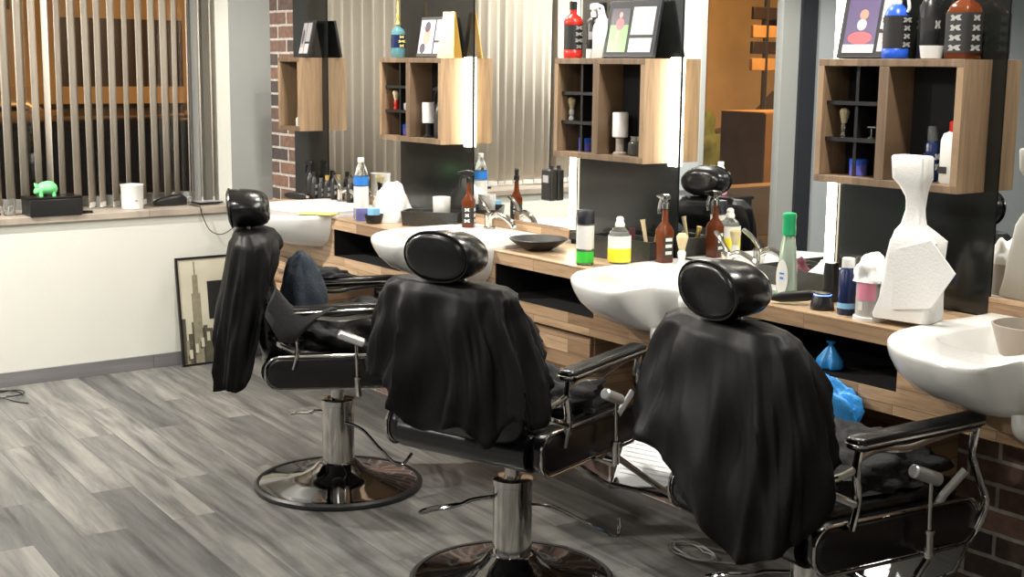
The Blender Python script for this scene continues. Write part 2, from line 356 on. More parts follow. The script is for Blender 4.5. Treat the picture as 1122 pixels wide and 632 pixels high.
# sinks
def sink(cx, lab, notch=True):
    t = thing('wash_basin', lab, 'sink', (cx, 0, .80), 0, 'white wash basins along the counter')
    half = [(-.35, -.02), (-.35, -.20), (-.35, -.39), (-.335, -.49), (-.29, -.57), (-.21, -.63), (-.12, -.66), (-.03, -.665), (.03, -.645), (.052, -.59), (.062, -.51),
            (.11, -.47), (.17, -.475), (.205, -.53), (.255, -.585), (.30, -.56), (.335, -.49), (.35, -.38), (.35, -.20), (.35, -.02)]
    if not notch: half = half[:8] + [(.06, -.66), (.15, -.64), (.23, -.60), (.30, -.545), (.338, -.46), (.35, -.36), (.35, -.20), (.35, -.02)]
    o = [Vector((x, y, 0)) for x, y in smooth2(half)]
    def ring(z, sc, dy, dip=0):
        r = []
        for p in o:
            fx = p.x * (1 + (sc - 1) * .8); fy = p.y * sc if p.y < -.1 else p.y
            near = max(0, min(1, (-p.y - .25) / .35))
            r.append((fx, fy + dy, z - dip * near ** 1.5 * (1 - abs(p.x) / .6)))
        return r
    mb = MB()
    rings = [ring(-.02, .5, 0), ring(-.016, .64, 0), ring(.0, .78, 0), ring(.03, .88, 0), ring(.07, .95, 0), ring(.11, .985, 0, .006), ring(.138, 1.0, 0, .012), ring(.152, 1.0, 0, .014), ring(.158, .99, 0, .014), ring(.158, .97, 0, .014)]
    # deck then bowl
    c0 = (0, -.34)
    def bowl(z, sc): return [(p.x * .70 * sc, c0[1] + (p.y * .62 - .14 - c0[1]) * sc * .92, z) for p in o]
    rings += [bowl(.1575, 1.0), bowl(.152, .97), bowl(.10, .86), bowl(.055, .68), bowl(.035, .40), bowl(.03, .08)]
    mb.loft(rings, cap=True)
    mb.build('basin', M['ceramic'], t, True, ang=60)
    MB().lathe([(.022, 0), (.024, .004), (.012, .006)], (0, -.34, .031)).build('drain', M['chrome'], t, True)
    if notch: MB().tube(smooth_path([(.06, -.50, .012), (.07, -.50, -.03), (.07, -.42, -.06), (.03, -.30, -.07), (.0, -.12, -.07), (0, -.022, -.07)]), .016).build('drain_pipe', M['white_pl'], t, True)
    return t
def smooth2(P, n=3):
    return [(q.x, q.y) for q in smooth_path([(a, b, 0) for a, b in P], n)]
for c, l in zip(SC, ('white wash basin nearest the brick wall', 'white wash basin behind the middle barber chair', 'white wash basin between the middle and right barber chairs', 'white wash basin at the right edge beside the white towel')): sink(c, l, c > 1.5)
# faucets
def faucet(x, y, rz, lab):
    t = thing('faucet', lab, 'faucet', (x, y, .957), rz, 'basin faucets')
    MB().lathe([(.026, 0), (.026, .008), (.021, .012), (.021, .05), (.023, .06), (.018, .068)], seg=24).build('body', M['chrome'], t, True)
    MB().tube(smooth_path([(0, 0, .045), (0, -.05, .066), (0, -.10, .056), (0, -.14, .035), (0, -.15, .018)]), [.013] * 24 + [.011], flat=.9).build('spout', M['chrome'], t, True)
    MB().tube(smooth_path([(0, .0, .066), (0, .02, .09), (.005, .045, .112), (.01, .07, .128)]), .0075, flat=1.5).build('lever', M['chrome'], t, True)
faucet(SC[0] - .17, -.06, R(96), 'chrome faucet of the basin next to the brick wall')
faucet(SC[1] - .13, -.085, R(98), 'chrome faucet of the basin behind the middle chair')
faucet(SC[2] - .03, -.085, R(90), 'chrome faucet of the basin behind the right barber chair')

# ------------------------------------------------------------------ cabinets
def cabinet(x0, w, lab, grid=True):
    z0, h, d = 1.304, .380, .145; y1 = -.011; tk = .022
    t = thing('wall_cabinet', lab, 'cabinet', (x0 + w / 2, y1, z0), 0, 'open wooden cabinets on the mirror wall'); a = -w / 2; b = w / 2; D = -d - y1 * 1
    D = -(d + y1)
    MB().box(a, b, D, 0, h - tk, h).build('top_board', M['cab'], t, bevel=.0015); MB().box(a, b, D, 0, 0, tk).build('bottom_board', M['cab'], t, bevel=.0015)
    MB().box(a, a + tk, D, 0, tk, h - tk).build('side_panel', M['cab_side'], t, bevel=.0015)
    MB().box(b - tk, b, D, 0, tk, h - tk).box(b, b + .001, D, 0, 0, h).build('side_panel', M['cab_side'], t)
    if grid:
        gx = a + w * .445
        MB().box(gx, gx + .035, D, 0, tk, h - tk).build('partition', M['cab'], t, bevel=.0015)
        MB().box(a + tk, b - tk, -.012, -.002, tk, h - tk).build('back_panel', M['black_matt'], t)
        mb = MB(); mx = (a + tk + gx) / 2; mb.box(mx - .006, mx + .006, D + .035, -.012, tk, h - tk)
        for k in (1, 2):
            zz = tk + (h - 2 * tk) * k / 3; mb.box(a + tk, gx, D + .02, -.012, zz - .006, zz + .006)
        mb.build('divider_grid', M['black_pl'], t)
    else:
        MB().box(a + tk, b - tk, -.012, -.002, tk, h - tk).build('back_panel', M['black_matt'], t)
    return t
cabinet(.378, .243, 'narrow wooden wall cabinet on the brick wall', False)
cabinet(1.425, .523, 'wooden wall cabinet above the dark stone tray, pale blue bottle on top')
cabinet(2.752, .523, 'wooden wall cabinet with the red capped bottle and sport photo frame on top')
cabinet(4.078, .523, 'wooden wall cabinet above the white towel, small white bowl on top')
# LED strips (lamps)
def led(x, z0, z1, lab, hw=.017, y=-.0135):
    t = thing('led_strip', lab, 'light', (x, y, z0), 0, 'vertical light strips')
    MB().box(-hw, hw, .0, .003, 0, z1 - z0).build('backing', M['white_pl'], t)
    MB().box(-hw + .002, hw - .002, -.010, .0, 0.002, z1 - z0 - .002).build('diffuser', M['led'], t)
led(1.976, 1.292, 1.69, 'bright light strip on the right side of the cabinet with the pale blue bottle', .024)
led(3.300, 1.292, 1.69, 'bright light strip on the right side of the cabinet with the red capped bottle', .022)
led(2.722, 1.0, 2.5, 'bright light strip beside the black panel above the green bottomed bottle')
led(4.05, .995, 2.5, 'long bright light strip left of the cabinet nearest the white towel')

# ------------------------------------------------------------------ barber chairs
def chair(loc, rz, lab, foot=.62, lift=.0, fx=0):
    t = thing('barber_chair', lab, 'barber chair', loc, rz, 'black barber chairs in front of the mirrors')
    MB().lathe([(.325, .0), (.332, .006), (.332, .018), (.322, .026), (.312, .024), (.312, .004)], seg=64).build('base_ring', M['rubber'], t, True)
    MB().lathe([(.312, .006), (.312, .022), (.28, .028), (.20, .038), (.14, .055), (.10, .078), (.082, .098), (.066, .104)], seg=64).build('base_plate', M['chrome_dark'], t, True, ang=50)
    MB().lathe([(.063, .095), (.063, .33), (.066, .332), (.066, .352), (.05, .356), (.034, .356)], seg=40).build('pump_cylinder', M['chrome'], t, True)
    MB().lathe([(.027, .35), (.027, .44 + lift)], seg=24).build('piston', M['chrome'], t, True)
    pd = MB().tube(smooth_path([(-.05, -.02, .285), (-.10, -.08, .28), (-.13, -.115, .265), (-.19, -.165, .25), (-.235, -.18, .235), (-.23, -.155, .24), (-.18, -.13, .255), (-.13, -.10, .265)]), .0065).build('pump_pedal', M['chrome_dark'], t, True)
    MB().tube(smooth_path([(.05, .02, .27), (.10, .09, .25), (.20, .16, .19), (.26, .22, .15), (.24, .27, .19)]), .006).build('brake_lever', M['chrome_dark'], t, True)
    # seat
    MB().loft([[(x, y, z) for x, y in rrect(w, d, .05, cy=.02)] for w, d, z in ((.30, .30, .425 + lift), (.42, .44, .445 + lift), (.46, .50, .455 + lift), (.46, .50, .50 + lift))]).build('seat_base', M['black_pl'], t, True)
    MB().loft([[(x, y, z) for x, y in rrect(w, d, .06, cy=.05)] for w, d, z in ((.44, .48, .50 + lift), (.47, .50, .51 + lift), (.475, .51, .55 + lift * .6), (.46, .50, .575 + lift * .4), (.42, .46, .585 + lift * .3), (.2, .3, .588 + lift * .2))]).build('seat', M['leather'], t, True, ang=60)
    for sx in (-1, 1):
        prof = rrect(.56, .118, .052, 8, .01, .495)
        x0, x1 = .242, .30
        MB().loft([[(sx * x, (a - .01) * k + .01, (b - .495) * k2 + .495 + lift) for a, b in prof] for x, k, k2 in ((x0, .96, .9), (x0 + .01, 1, 1), (x1 - .012, 1, 1), (x1 - .003, .98, .92), (x1, .94, .8))]).build('side_panel', M['leather'], t, True, ang=55)
        MB().tube([(sx * (x1 - .006), a, b + lift) for a, b in rrect(.568, .126, .055, 8, .01, .495)], .0048, closed=True, seg=8).build('chrome_trim', M['chrome'], t, True)
    # roll across the lower back
    MB().tube([(-.24, -.235, .49 + lift), (.24, -.235, .49 + lift)], .055, seg=20).build('rear_roll', M['leather'], t, True)
    # backrest
    rings = []
    for z, w, d, y in ((.53, .36, .06, -.235), (.545, .42, .085, -.24), (.62, .46, .10, -.255), (.75, .47, .105, -.275), (.88, .46, .10, -.30), (.96, .42, .09, -.315), (1.0, .36, .07, -.322), (1.018, .26, .04, -.325)):
        rings.append([(a, b + y, z) for a, b in sell(w / 2, d / 2, 3.2, 36)])
    MB().loft(rings).build('backrest', M['leather'], t, True, ang=60)
    MB().tube([(-.05, -.325, .99), (-.05, -.335, 1.08)], .007).tube([(.05, -.325, .99), (.05, -.335, 1.08)], .007).build('headrest_post', M['chrome'], t, True)
    # headrest: thick oval roll
    rings = []
    for y, k in ((-.407, .78), (-.403, .93), (-.392, 1.0), (-.35, 1.03), (-.315, 1.0), (-.285, .93), (-.265, .80), (-.254, .60), (-.25, .3)):
        rings.append([(a * k, y - .10 * (b * k), 1.108 + b * k) for a, b in sell(.114, .071, 2.15, 40)])
    hr = MB().loft(rings).build('headrest', M['leather'], t, True, ang=60)
    MB().tube([(a, -.396 - .10 * b, 1.108 + b) for a, b in sell(.1155, .0725, 2.15, 40)], .0035, closed=True, seg=6).build('piping', M['leather'], hr, True)
    # arms
    for sx in (-1, 1):
        x = sx * .308
        rings = []
        for y, k in ((-.185, .5), (-.18, .8), (-.165, 1), (.23, 1), (.248, .9), (.256, .6)):
            rings.append([(x + a * k, y, .762 + b * k + (y + .18) * .03) for a, b in rrect(.062, .036, .014, 4)])
        arm = MB().loft(rings).build('armrest', M['leather'], t, True, ang=50)
        MB().tube([(x + a, b, .761 + (b + .18) * .03) for a, b in rrect(.068, .445, .028, 5, 0, .035)], .0038, closed=True, seg=8).build('chrome_strip', M['chrome'], arm, True)
        fr = MB()
        fr.tube(smooth_path([(x, -.165, .722), (x, -.10, .740), (x, 0, .730), (x, .08, .742), (x, .19, .755), (x, .252, .750)]), .012, flat=.7)
        fr.tube(smooth_path([(x, -.158, .742), (x, -.165, .69), (x, -.155, .62), (x, -.172, .545)]), .0125, flat=.7)
        fr.tube(smooth_path([(x, .247, .750), (x, .235, .69), (x, .25, .65), (x, .275, .60), (x, .30, .54), (x * .98, .275, .47)]), .0125, flat=.7)
        fr.tube(smooth_path([(x, -.16, .70), (x * .93, -.21, .675), (x * .75, -.255, .668)]), .010)
        fr.tube(smooth_path([(x, -.165, .61), (x * .93, -.22, .635), (x * .75, -.255, .65)]), .010)
        fr.tube([(x * .93, -.165, .55), (x * .86, -.165, .53)], .012)
        fr.build('arm_frame', M['chrome'], t, True)
        MB().tube(smooth_path([(x, .215, .64), (x * .98, .185, .61), (x * .96, .155, .58), (x * .92, .15, .55)]), .013, flat=.5).build('bracket', M['brushed'], t, True)
    # recline lever on the right
    lv = MB().tube([(.342, .065, .445), (.342, .06, .51)], .011).tube([(.342, .06, .51), (.342, .055, .645)], .0065).tube([(.30, .065, .455), (.342, .065, .455)], .008).lathe([(.014, 0), (.014, .008)], (.342, .061, .51)).build('recline_lever', M['chrome'], t, True)
    MB().tube([(.342, -.01, .682), (.342, -.005, .680), (.342, .08, .646), (.342, .085, .644)], [.013, .0175, .0175, .013], seg=16).build('lever_grip', M['brushed'], lv, True)
    # footrest
    fr = MB()
    for sx in (-1, 1): fr.tube(smooth_path([(sx * .15, .24, .45), (sx * .15, .32, .40), (sx * .145 + fx * .5, foot - .10, .26), (sx * .14 + fx, foot - .03, .19), (sx * .14 + fx, foot + .015, .20)]), .011)
    fr.tube([(-.14 + fx, foot - .03, .193), (.14 + fx, foot - .03, .193)], .009)
    fr.build('footrest_arm', M['chrome_dark'], t, True)
    pl = MB(); T = Matrix.Translation((fx, foot, .185)) @ Matrix.Rotation(R(60), 4, 'X'); pl.T = T
    pl.prism([(-.15, -.01), (.06, .03), (.15, .12), (.155, .20), (-.15, .20)], -.004, .004, axis='z')
    for k in range(9): pl.box(-.14, .10 + min(.04, k * .01), .045 + k * .016, .049 + k * .016, .004, .0065)
    fp = pl.build('footplate', M['brushed'], t)
    rm = MB(); rm.T = T; rm.tube([(a, b, 0) for a, b in ((-.155, -.015), (.06, .025), (.155, .118), (.16, .205), (-.155, .205))], .0065, closed=True, seg=8); rm.build('plate_rim', M['chrome_dark'], fp, True)
    return t
CH = [((2.39, -.92, 0), R(-27)), ((3.60, -.96, 0), R(18)), ((4.61, -.69, 0), R(-7))]
chair(*CH[0], 'black barber chair seen from the side nearest the brick wall', foot=.46, lift=.032)
chair(*CH[1], 'black barber chair standing in the middle, seen from behind', foot=.59, lift=.036, fx=.17)
chair(*CH[2], 'black barber chair at the right with the arm rest nearest the camera', foot=.32)

# capes: draped shells over the backrests
def cape(i, lab, seed, rows, hem, lean=0.0, folds=9, amp=.022, name='barber_cape'):
    rr = random.Random(seed); n = 144; ph = [rr.uniform(0, 6.28) for _ in range(6)]
    mb = MB(); rings = []
    V = len(rows)
    fine = 5
    R_ = []
    for k in range(V - 1):
        for q in range(fine):
            u = q / fine; A, Bq = rows[k], rows[k + 1]; R_.append([A[j] + (Bq[j] - A[j]) * u for j in range(5)])
    R_.append(list(rows[-1]))
    zt, zb = R_[0][0], R_[-1][0]
    for row in R_:
        z, a, b, yc, xc = row; v = (zt - z) / (zt - zb); ring = []
        for k in range(n):
            th = 2 * PI * k / n; c, s_ = math.cos(th), math.sin(th)
            e = 2.6
            x = math.copysign(abs(c) ** (2 / e), c) * a; y = math.copysign(abs(s_) ** (2 / e), s_) * b
            f = 0
            for j in range(3):
                w_ = math.sin(th * (folds + j * 4) * .5 + ph[j] + .8 * math.sin(v * 3 + ph[j + 3]))
                f += (1 - abs(w_)) ** 1.6 * (1, .7, .4)[j]
            g = amp * (f - .8) * min(1, v * 2.2) + .004 * math.sin(9 * th + v * 12 + ph[5])
            L = math.hypot(c, s_)
            # hem length by direction
            hz = hem(th)
            zz = zt + (z - zt) * ((zt - hz) / (zt - zb))
            ring.append((xc + x + c * g, yc + y + s_ * g + lean * (zt - zz), zz + (.006 * math.sin(5 * th + ph[2]) if v > .9 else 0)))
        rings.append(ring)
    top = [(sum(p[0] for p in rings[0]) / n, sum(p[1] for p in rings[0]) / n, rings[0][0][2] + .002)]
    o = len(mb.v); mb.loft(rings, cap=False); mb.add(rings[0] + top, [(k, (k + 1) % n, n) for k in range(n)])
    ob = mb.build(name, M['cape'], smooth=True, ang=70, solid=.002)
    ob.location = CH[i][0]; ob.rotation_euler.z = CH[i][1]
    return tag(ob, lab, 'cape', 'black capes hung over the chair backs')
def hemf(base, bumps):
    def f(th):
        d = math.degrees(th) % 360; z = base
        for c, w_, a in bumps:
            e = abs((d - c + 180) % 360 - 180)
            z += a * math.exp(-(e / w_) ** 2)
        return z
    return f
# angles: 0 = chair's right, 90 = front, 180 = left, 270 = rear
cape(0, 'black cape hung over the back of the chair nearest the brick wall', 3,
     [(1.032, .10, .02, -.33, 0), (1.026, .20, .045, -.33, 0), (.985, .245, .085, -.315, 0), (.90, .26, .10, -.315, 0), (.75, .275, .115, -.33, 0), (.60, .285, .115, -.35, 0), (.41, .29, .10, -.365, 0)],
     hemf(.56, [(280, 70, -.13), (90, 50, .30), (0, 25, -.08)]), folds=10, amp=.02)
cape(1, 'black cape hung over the back of the middle chair', 11,
     [(1.032, .10, .02, -.33, 0), (1.024, .20, .05, -.33, 0), (.985, .232, .07, -.33, 0), (.90, .245, .085, -.333, .0), (.75, .275, .10, -.34, .015), (.60, .30, .115, -.34, .03), (.45, .32, .12, -.345, .04)],
     hemf(.725, [(262, 20, -.12), (300, 16, -.13), (90, 55, .22), (350, 30, -.08), (200, 22, .02)]), folds=9, amp=.034)
cape(2, 'black cape hung over the back of the right chair', 23,
     [(1.032, .10, .02, -.33, 0), (1.024, .20, .05, -.33, 0.01), (.985, .24, .075, -.33, .01), (.90, .27, .09, -.333, .02), (.75, .305, .11, -.34, .035), (.60, .33, .13, -.35, .05), (.45, .335, .14, -.355, .06)],
     hemf(.70, [(300, 34, -.20), (90, 55, .18), (190, 26, .03), (350, 30, -.10)]), folds=8, amp=.026)

# crumpled cloth lumps
def lump(name, lab, cat, loc, rz, a, b, h, m, seed, amp=.25, fr_=7, grp=None, sag=0, tilt=0, peak=1.0):
    mb = MB(); n, k = 56, 20; rings = []
    for j in range(k + 1):
        ph = (j / k) * PI * .5; r = math.sin(ph) ** peak; z = math.cos(ph)
        ring = []
        for i in range(n):
            t = 2 * PI * i / n; p = Vector((math.cos(t) * r, math.sin(t) * r, z))
            f = 1 + amp * (noise.noise(p * fr_ * .35 + Vector((seed, 0, 0))) + .5 * (1 - abs(noise.noise(p * fr_ + Vector((0, seed, 0))))) - .35)
            q = p * f
            ring.append((q.x * a + tilt * q.z * h, q.y * b, max(q.z * h, 0) - (sag * max(0, r - .8) * 5 * abs(math.sin(t * 1.5 + seed)) if sag else 0)))
        rings.append(ring)
    mb.loft(rings, cap=True); o = mb.build(name, m, smooth=True, ang=80)
    o.location = loc; o.rotation_euler.z = rz
    return tag(o, lab, cat, grp)
def chl(i, x, y, z):
    (cx, cy, _), a = CH[i]; return (cx + x * math.cos(a) - y * math.sin(a), cy + x * math.sin(a) + y * math.cos(a), z)
lump('folded_cape', 'crumpled black cape lying on the seat of the chair nearest the brick wall', 'cloth', chl(0, .02, .06, .588), CH[0][1], .22, .24, .14, M['cape'], 2.3, .35, 8)
lump('folded_cape', 'crumpled black cape lying on the seat of the middle chair', 'cloth', chl(1, .02, .08, .588), CH[1][1], .22, .24, .11, M['cape_grey'], 5.1, .4, 8)
lump('folded_cape', 'crumpled black cape lying on the seat of the right chair', 'cloth', chl(2, .02, .06, .588), CH[2][1], .22, .24, .10, M['cape_grey'], 9.4, .4, 8)
lump('denim_jacket', 'bundled dark blue garment heaped against the back of the chair nearest the brick wall', 'garment', chl(0, -.10, -.13, .70), CH[0][1], .13, .09, .22, M['denim'], 7.7, .16, 5)
lump('dark_cloth', 'charcoal cloth draped on the far arm of the chair nearest the brick wall', 'cloth', chl(0, -.325, -.03, .79), CH[0][1], .045, .10, .035, M['cape_grey'], 3.7, .25, 8)
# cape end swept over the near arm of the first chair
t = MB(); rings = []
for k, (y, z, wd, dp) in enumerate(((-.25, .80, .02, .10), (-.20, .72, .035, .13), (-.15, .70, .045, .10), (-.10, .735, .05, .06), (-.05, .765, .045, .032), (-.03, .77, .03, .012))):
    rings.append([(.315 + a, y + .02 * math.sin(3 * b / dp), z + b) for a, b in sell(wd, dp * .55, 2.2, 24)])
o = t.loft(rings).build('cape_end', M['cape_grey'], smooth=True, ang=70); o.location = CH[0][0]; o.rotation_euler.z = CH[0][1]
tag(o, 'end of a dark cape swept over the near arm rest of the side-on chair', 'cloth')

# ------------------------------------------------------------------ small items
G = [(-1, -1), (-.3, -1), (-.1, -.2), (.4, -1), (1, -.9), (.6, .1), (1, 1), (.2, .8), (-.2, .3), (-.6, 1), (-1, .6), (-.7, -.1)]
def bottle(name, lab, cat, loc, prof, m, rz=0, square=False, cap=None, capm=None, label=None, labm=None, grp=None, marks=0, headm=None, sprayer=None, sw=None):
    """prof: [(r,z)]; label (z0,z1,r); cap prof; sprayer: z of neck top"""
    t = thing(name, lab, cat, loc, rz, grp)
    mb = MB()
    if square:
        rings = [[(a, b, z) for a, b in rrect(2 * r, 2 * r * (sw or 1), min(r * .35, .012) if r > .016 else r * .9 * (sw or 1), 3)] for r, z in prof]; mb.loft(rings)
    else: mb.lathe(prof, seg=28)
    mb.build('bottle_body', m, t, True, ang=45)
    if label:
        z0, z1, r = label; lb = MB()
        if square: lb.loft([[(a, b, z) for a, b in rrect(2 * r, 2 * r * (sw or 1), min(r * .35, .012), 3)] for z in (z0, z1)], cap=False)
        else: lb.lathe([(r, z0), (r, z1)], seg=28, cap=False)
        lo = lb.build('label', labm, t, True, ang=45)
        if marks:
            mk = MB(); hh = (z1 - z0) / marks; cr = random.Random(int(loc[0] * 1000))
            for sd in range(4):
                mk.T = Matrix.Rotation(sd * PI / 2 + R(0), 4, 'Z'); rr_ = r * (1 if not square else 1)
                for k in range(marks):
                    zz = z0 + (k + .5) * hh; w_ = r * cr.uniform(.35, .6)
                    if sd % 2 == (0 if square else 1) and not square: continue
                    m1 = MB(); m1.T = Matrix.Rotation(sd * PI / 2, 4, 'Z'); x_ = rr_ * (1.0 if square else .985)
                    m1.loft([[(x_ - .0006, w_ * a_, zz + hh * .3 * b_) for a_, b_ in G], [(rr_ + .001, w_ * a_, zz + hh * .3 * b_) for a_, b_ in G]])
                    m1.build('lettering', headm or M['ink_w'], lo)
    if cap: MB().lathe(cap, seg=24).build('cap', capm, t, True, ang=40)
    if sprayer is not None:
        z = sprayer; s_ = MB()
        s_.lathe([(.013, z - .012), (.013, z + .008), (.009, z + .012), (.009, z + .03)])
        s_.loft([[(x, a, z + .03 + b) for a, b in rrect(w_, h_, .004, 3)] for x, w_, h_ in ((.022, .012, .014), (.015, .018, .022), (-.012, .018, .026), (-.04, .012, .014), (-.052, .009, .009))])
        s_.tube(smooth_path([(-.022, 0, z + .028), (-.034, 0, z + .008), (-.040, 0, z - .02), (-.036, 0, z - .034)]), .0045, flat=1.4)
        s_.build('spray_head', capm, t, True, ang=40)
    return t
def brush(loc, lab, hm, s=1, grp='shaving brushes'):
    t = thing('shaving_brush', lab, 'shaving brush', loc, 0, grp)
    MB().lathe([(.013 * s, 0), (.015 * s, .006 * s), (.010 * s, .018 * s), (.013 * s, .03 * s), (.014 * s, .042 * s), (.010 * s, .05 * s)]).build('handle', hm, t, True)
    MB().lathe([(.009 * s, .046 * s), (.012 * s, .06 * s), (.018 * s, .085 * s), (.0185 * s, .095 * s), (.012 * s, .104 * s), (.002, .107 * s)]).build('bristles', M['cream'], t, True)
def cyl(name, lab, cat, loc, prof, m, grp=None, smooth=True):
    return tag(MB().lathe(prof, seg=28).build(name, m, smooth=smooth, ang=45, loc=loc), lab, cat, grp)
BZ = .942; SZ = .9585; TZ = 1.6845; NZ = 1.3265
# --- cabinet contents
GB = 1.304 + .022; RS = (.38 - .044) / 3; r2 = GB + RS + .006; r3 = GB + 2 * RS + .006
brush((1.478, -.085, r2), 'red handled shaving brush in the black grid of the cabinet with the pale blue bottle', M['red'], .85)
brush((2.79, -.085, r2), 'shaving brush with pale handle in the cabinet under the red capped bottle', M['ceramic'], .85)
brush((4.14, -.085, r2), 'shaving brush with dark and white handle in the cabinet nearest the white towel', M['chrome'], .85)
def tin(loc, lab):
    t = thing('gel_tin', lab, 'tin', loc, .2, 'blue tins in the cabinets')
    MB().lathe([(.026, 0), (.0275, .002), (.0275, .034), (.026, .036)]).build('tin_body', M['violet'], t, True)
    MB().lathe([(.0285, .035), (.0285, .05), (.026, .053), (.002, .053)]).build('lid', M['blue'], t, True)
tin((1.545, -.075, GB), 'violet blue tin in the cabinet with the pale blue bottle'); tin((2.868, -.075, GB), 'violet blue tin in the cabinet under the red capped bottle'); tin((4.20, -.08, GB), 'violet blue tin in the cabinet nearest the white towel')
cyl('white_ring', 'small white jar in the upper grid of the cabinet with the pale blue bottle', 'jar', (1.556, -.075, r2), [(.016, 0), (.02, .01), (.02, .03), (.012, .034), (.012, .006)], M['ceramic'])
t = thing('razor_stand', 'small chrome stand in the grid of the cabinet nearest the white towel', 'stand', (4.243, -.08, r2))
MB().lathe([(.012, 0), (.012, .004), (.003, .006), (.003, .03)]).tube([(-.018, 0, .034), (.018, 0, .034)], .005).build('stem', M['chrome'], t, True)
def towelroll(x, lab):
    t = thing('neck_strip_dispenser', lab, 'dispenser', (x, -.08, GB), 0, 'white roll dispensers')
    MB().lathe([(.026, 0), (.026, .008), (.016, .012), (.016, .062), (.024, .066)]).build('stand', M['brownbowl'] if x > 3 else M['black_pl'], t, True)
    MB().lathe([(.029, .066), (.030, .07), (.030, .155), (.029, .158), (.01, .158)]).build('roll', M['paper'], t, True)
towelroll(1.752, 'white paper roll on black stand in the cabinet with the pale blue bottle')
towelroll(3.075, 'white paper roll on grey stand in the cabinet under the red capped bottle')
bottle('spray_bottle', 'black spray bottle in the cabinet with the pale blue bottle', 'spray bottle', (1.83, -.065, GB), [(.03, 0), (.032, .005), (.032, .12), (.022, .15), (.012, .165), (.012, .18)], M['black_pl'], R(10), capm=M['black_pl'], sprayer=.19, label=(.02, .1, .0325), labm=M['label_k'], marks=2)
t = thing('glass_jar', 'clear glass jar with silver lid in the cabinet under the red capped bottle', 'jar', (3.16, -.07, GB))
MB().lathe([(.03, 0), (.034, .006), (.034, .045), (.024, .055)]).build('jar_body', M['glassclear'], t, True); MB().lathe([(.025, .055), (.025, .072), (.01, .078)]).build('lid', M['chrome'], t, True)
bottle('aftershave_bottle', 'navy bottle with clear cap in the cabinet nearest the white towel', 'bottle', (4.455, -.065, GB), [(.019, 0), (.02, .004), (.02, .11), (.014, .12)], M['navy'], cap=[(.015, .12), (.015, .16), (.012, .164)], capm=M['clear'], label=(.03, .09, .0204), labm=M['navy'], marks=2)
t = thing('jerrycan', 'white plastic can with red cap in the cabinet nearest the white towel', 'bottle', (4.535, -.07, GB), .1)
MB().loft([[(a, b, z) for a, b in rrect(w_, d_, .012, 4)] for w_, d_, z in ((.062, .05, 0), (.068, .056, .006), (.068, .056, .125), (.058, .046, .145), (.03, .028, .152))]).build('can_body', M['white_pl'], t, True)
MB().lathe([(.016, .15), (.017, .152), (.017, .178), (.013, .182)]).build('cap', M['red'], t, True)
MB().box(-.034, -.005, -.0295, -.028, .03, .05).build('label', M['label_k'], t)
t = bottle('small_flacon', 'small silver topped flacon in the narrow cabinet on the brick wall', 'bottle', (.50, -.085, GB), [(.016, 0), (.018, .004), (.018, .04), (.009, .048)], M['white_pl'], cap=[(.012, .048), (.012, .09), (.006, .094)], capm=M['chrome'])
# --- cabinet tops
def frame(x, y, w_, h_, lab, layout, edge='black_pl', rz=0, lean=12, depth=.016):
    t = thing('picture_frame', lab, 'picture frame', (x, y, TZ), rz, 'photo frames on the cabinets')
    T = Matrix.Translation((0, 0, .001)) @ Matrix.Rotation(R(-lean), 4, 'X')
    mb = MB(); mb.T = T; mb.box(-w_ / 2, w_ / 2, 0, depth, 0.002, h_); mb.build('frame', M[edge], t, bevel=.002)
    mb = MB(); mb.T = T; mb.box(-w_ / 2 + .008, w_ / 2 - .008, -.0012, 0, .010, h_ - .008); mb.build('mount', M['label_k'], t)
    for (a, b, c, d, shapes) in layout:
        mb = MB(); mb.T = T; X = lambda u: -w_ / 2 + u * w_; Z = lambda v: v * h_
        mb.box(X(a), X(b), -.0022, -.0012, Z(c), Z(d)); ph = mb.build('photo', M[shapes[0]], t)
        for (mm, kind, u0, u1, v0, v1) in shapes[1]:
            mb = MB(); mb.T = T; ux = lambda u: X(a + (b - a) * u); vz = lambda v: Z(c + (d - c) * v)
            if kind == 'r': mb.box(ux(u0), ux(u1), -.0030, -.0022, vz(v0), vz(v1))
            else: mb.prism([(p, q) for p, q in sell((ux(u1) - ux(u0)) / 2, (vz(v1) - vz(v0)) / 2, 2, 16, (ux(u0) + ux(u1)) / 2, (vz(v0) + vz(v1)) / 2)], -.0032, -.0022, axis='y')
            mb.build('picture_detail', M[mm], ph)
    mb = MB(); mb.tube([(0, depth + .012 + math.sin(R(lean)) * h_ * .6, h_ * .6), (0, depth + .03 + math.sin(R(lean)) * h_ * .6 + .0, .004)], .003); mb.build('stand', M[edge], t)
    return t
fig = [('photo_red', 'e', .3, .75, .5, .78), ('photo_skin', 'e', .42, .62, .78, .92), ('photo_skin', 'e', .38, .6, .2, .52)]
frame(.575, -.10, .15, .195, 'black photo frame on the narrow cabinet by the brick wall', [(.10, .46, .10, .92, ('photo_grey', [('photo_dark', 'e', .2, .7, .3, .8), ('photo_pale', 'r', 0, 1, 0, .2)])), (.52, .92, .42, .92, ('photo_grey', [])), (.52, .92, .10, .36, ('photo_pale', []))], rz=R(-8))
frame(1.775, -.10, .155, .185, 'black frame with a portrait photo on the cabinet with the pale blue bottle', [(.06, .62, .10, .92, ('photo_pale', [('photo_dark', 'e', .3, .7, .62, .95), ('photo_skin', 'e', .25, .75, .25, .75), ('photo_dark', 'e', .1, .5, .0, .3)])), (.68, .95, .42, .92, ('photo_pale', [])), (.68, .95, .10, .36, ('photo_pale', []))], rz=R(12))
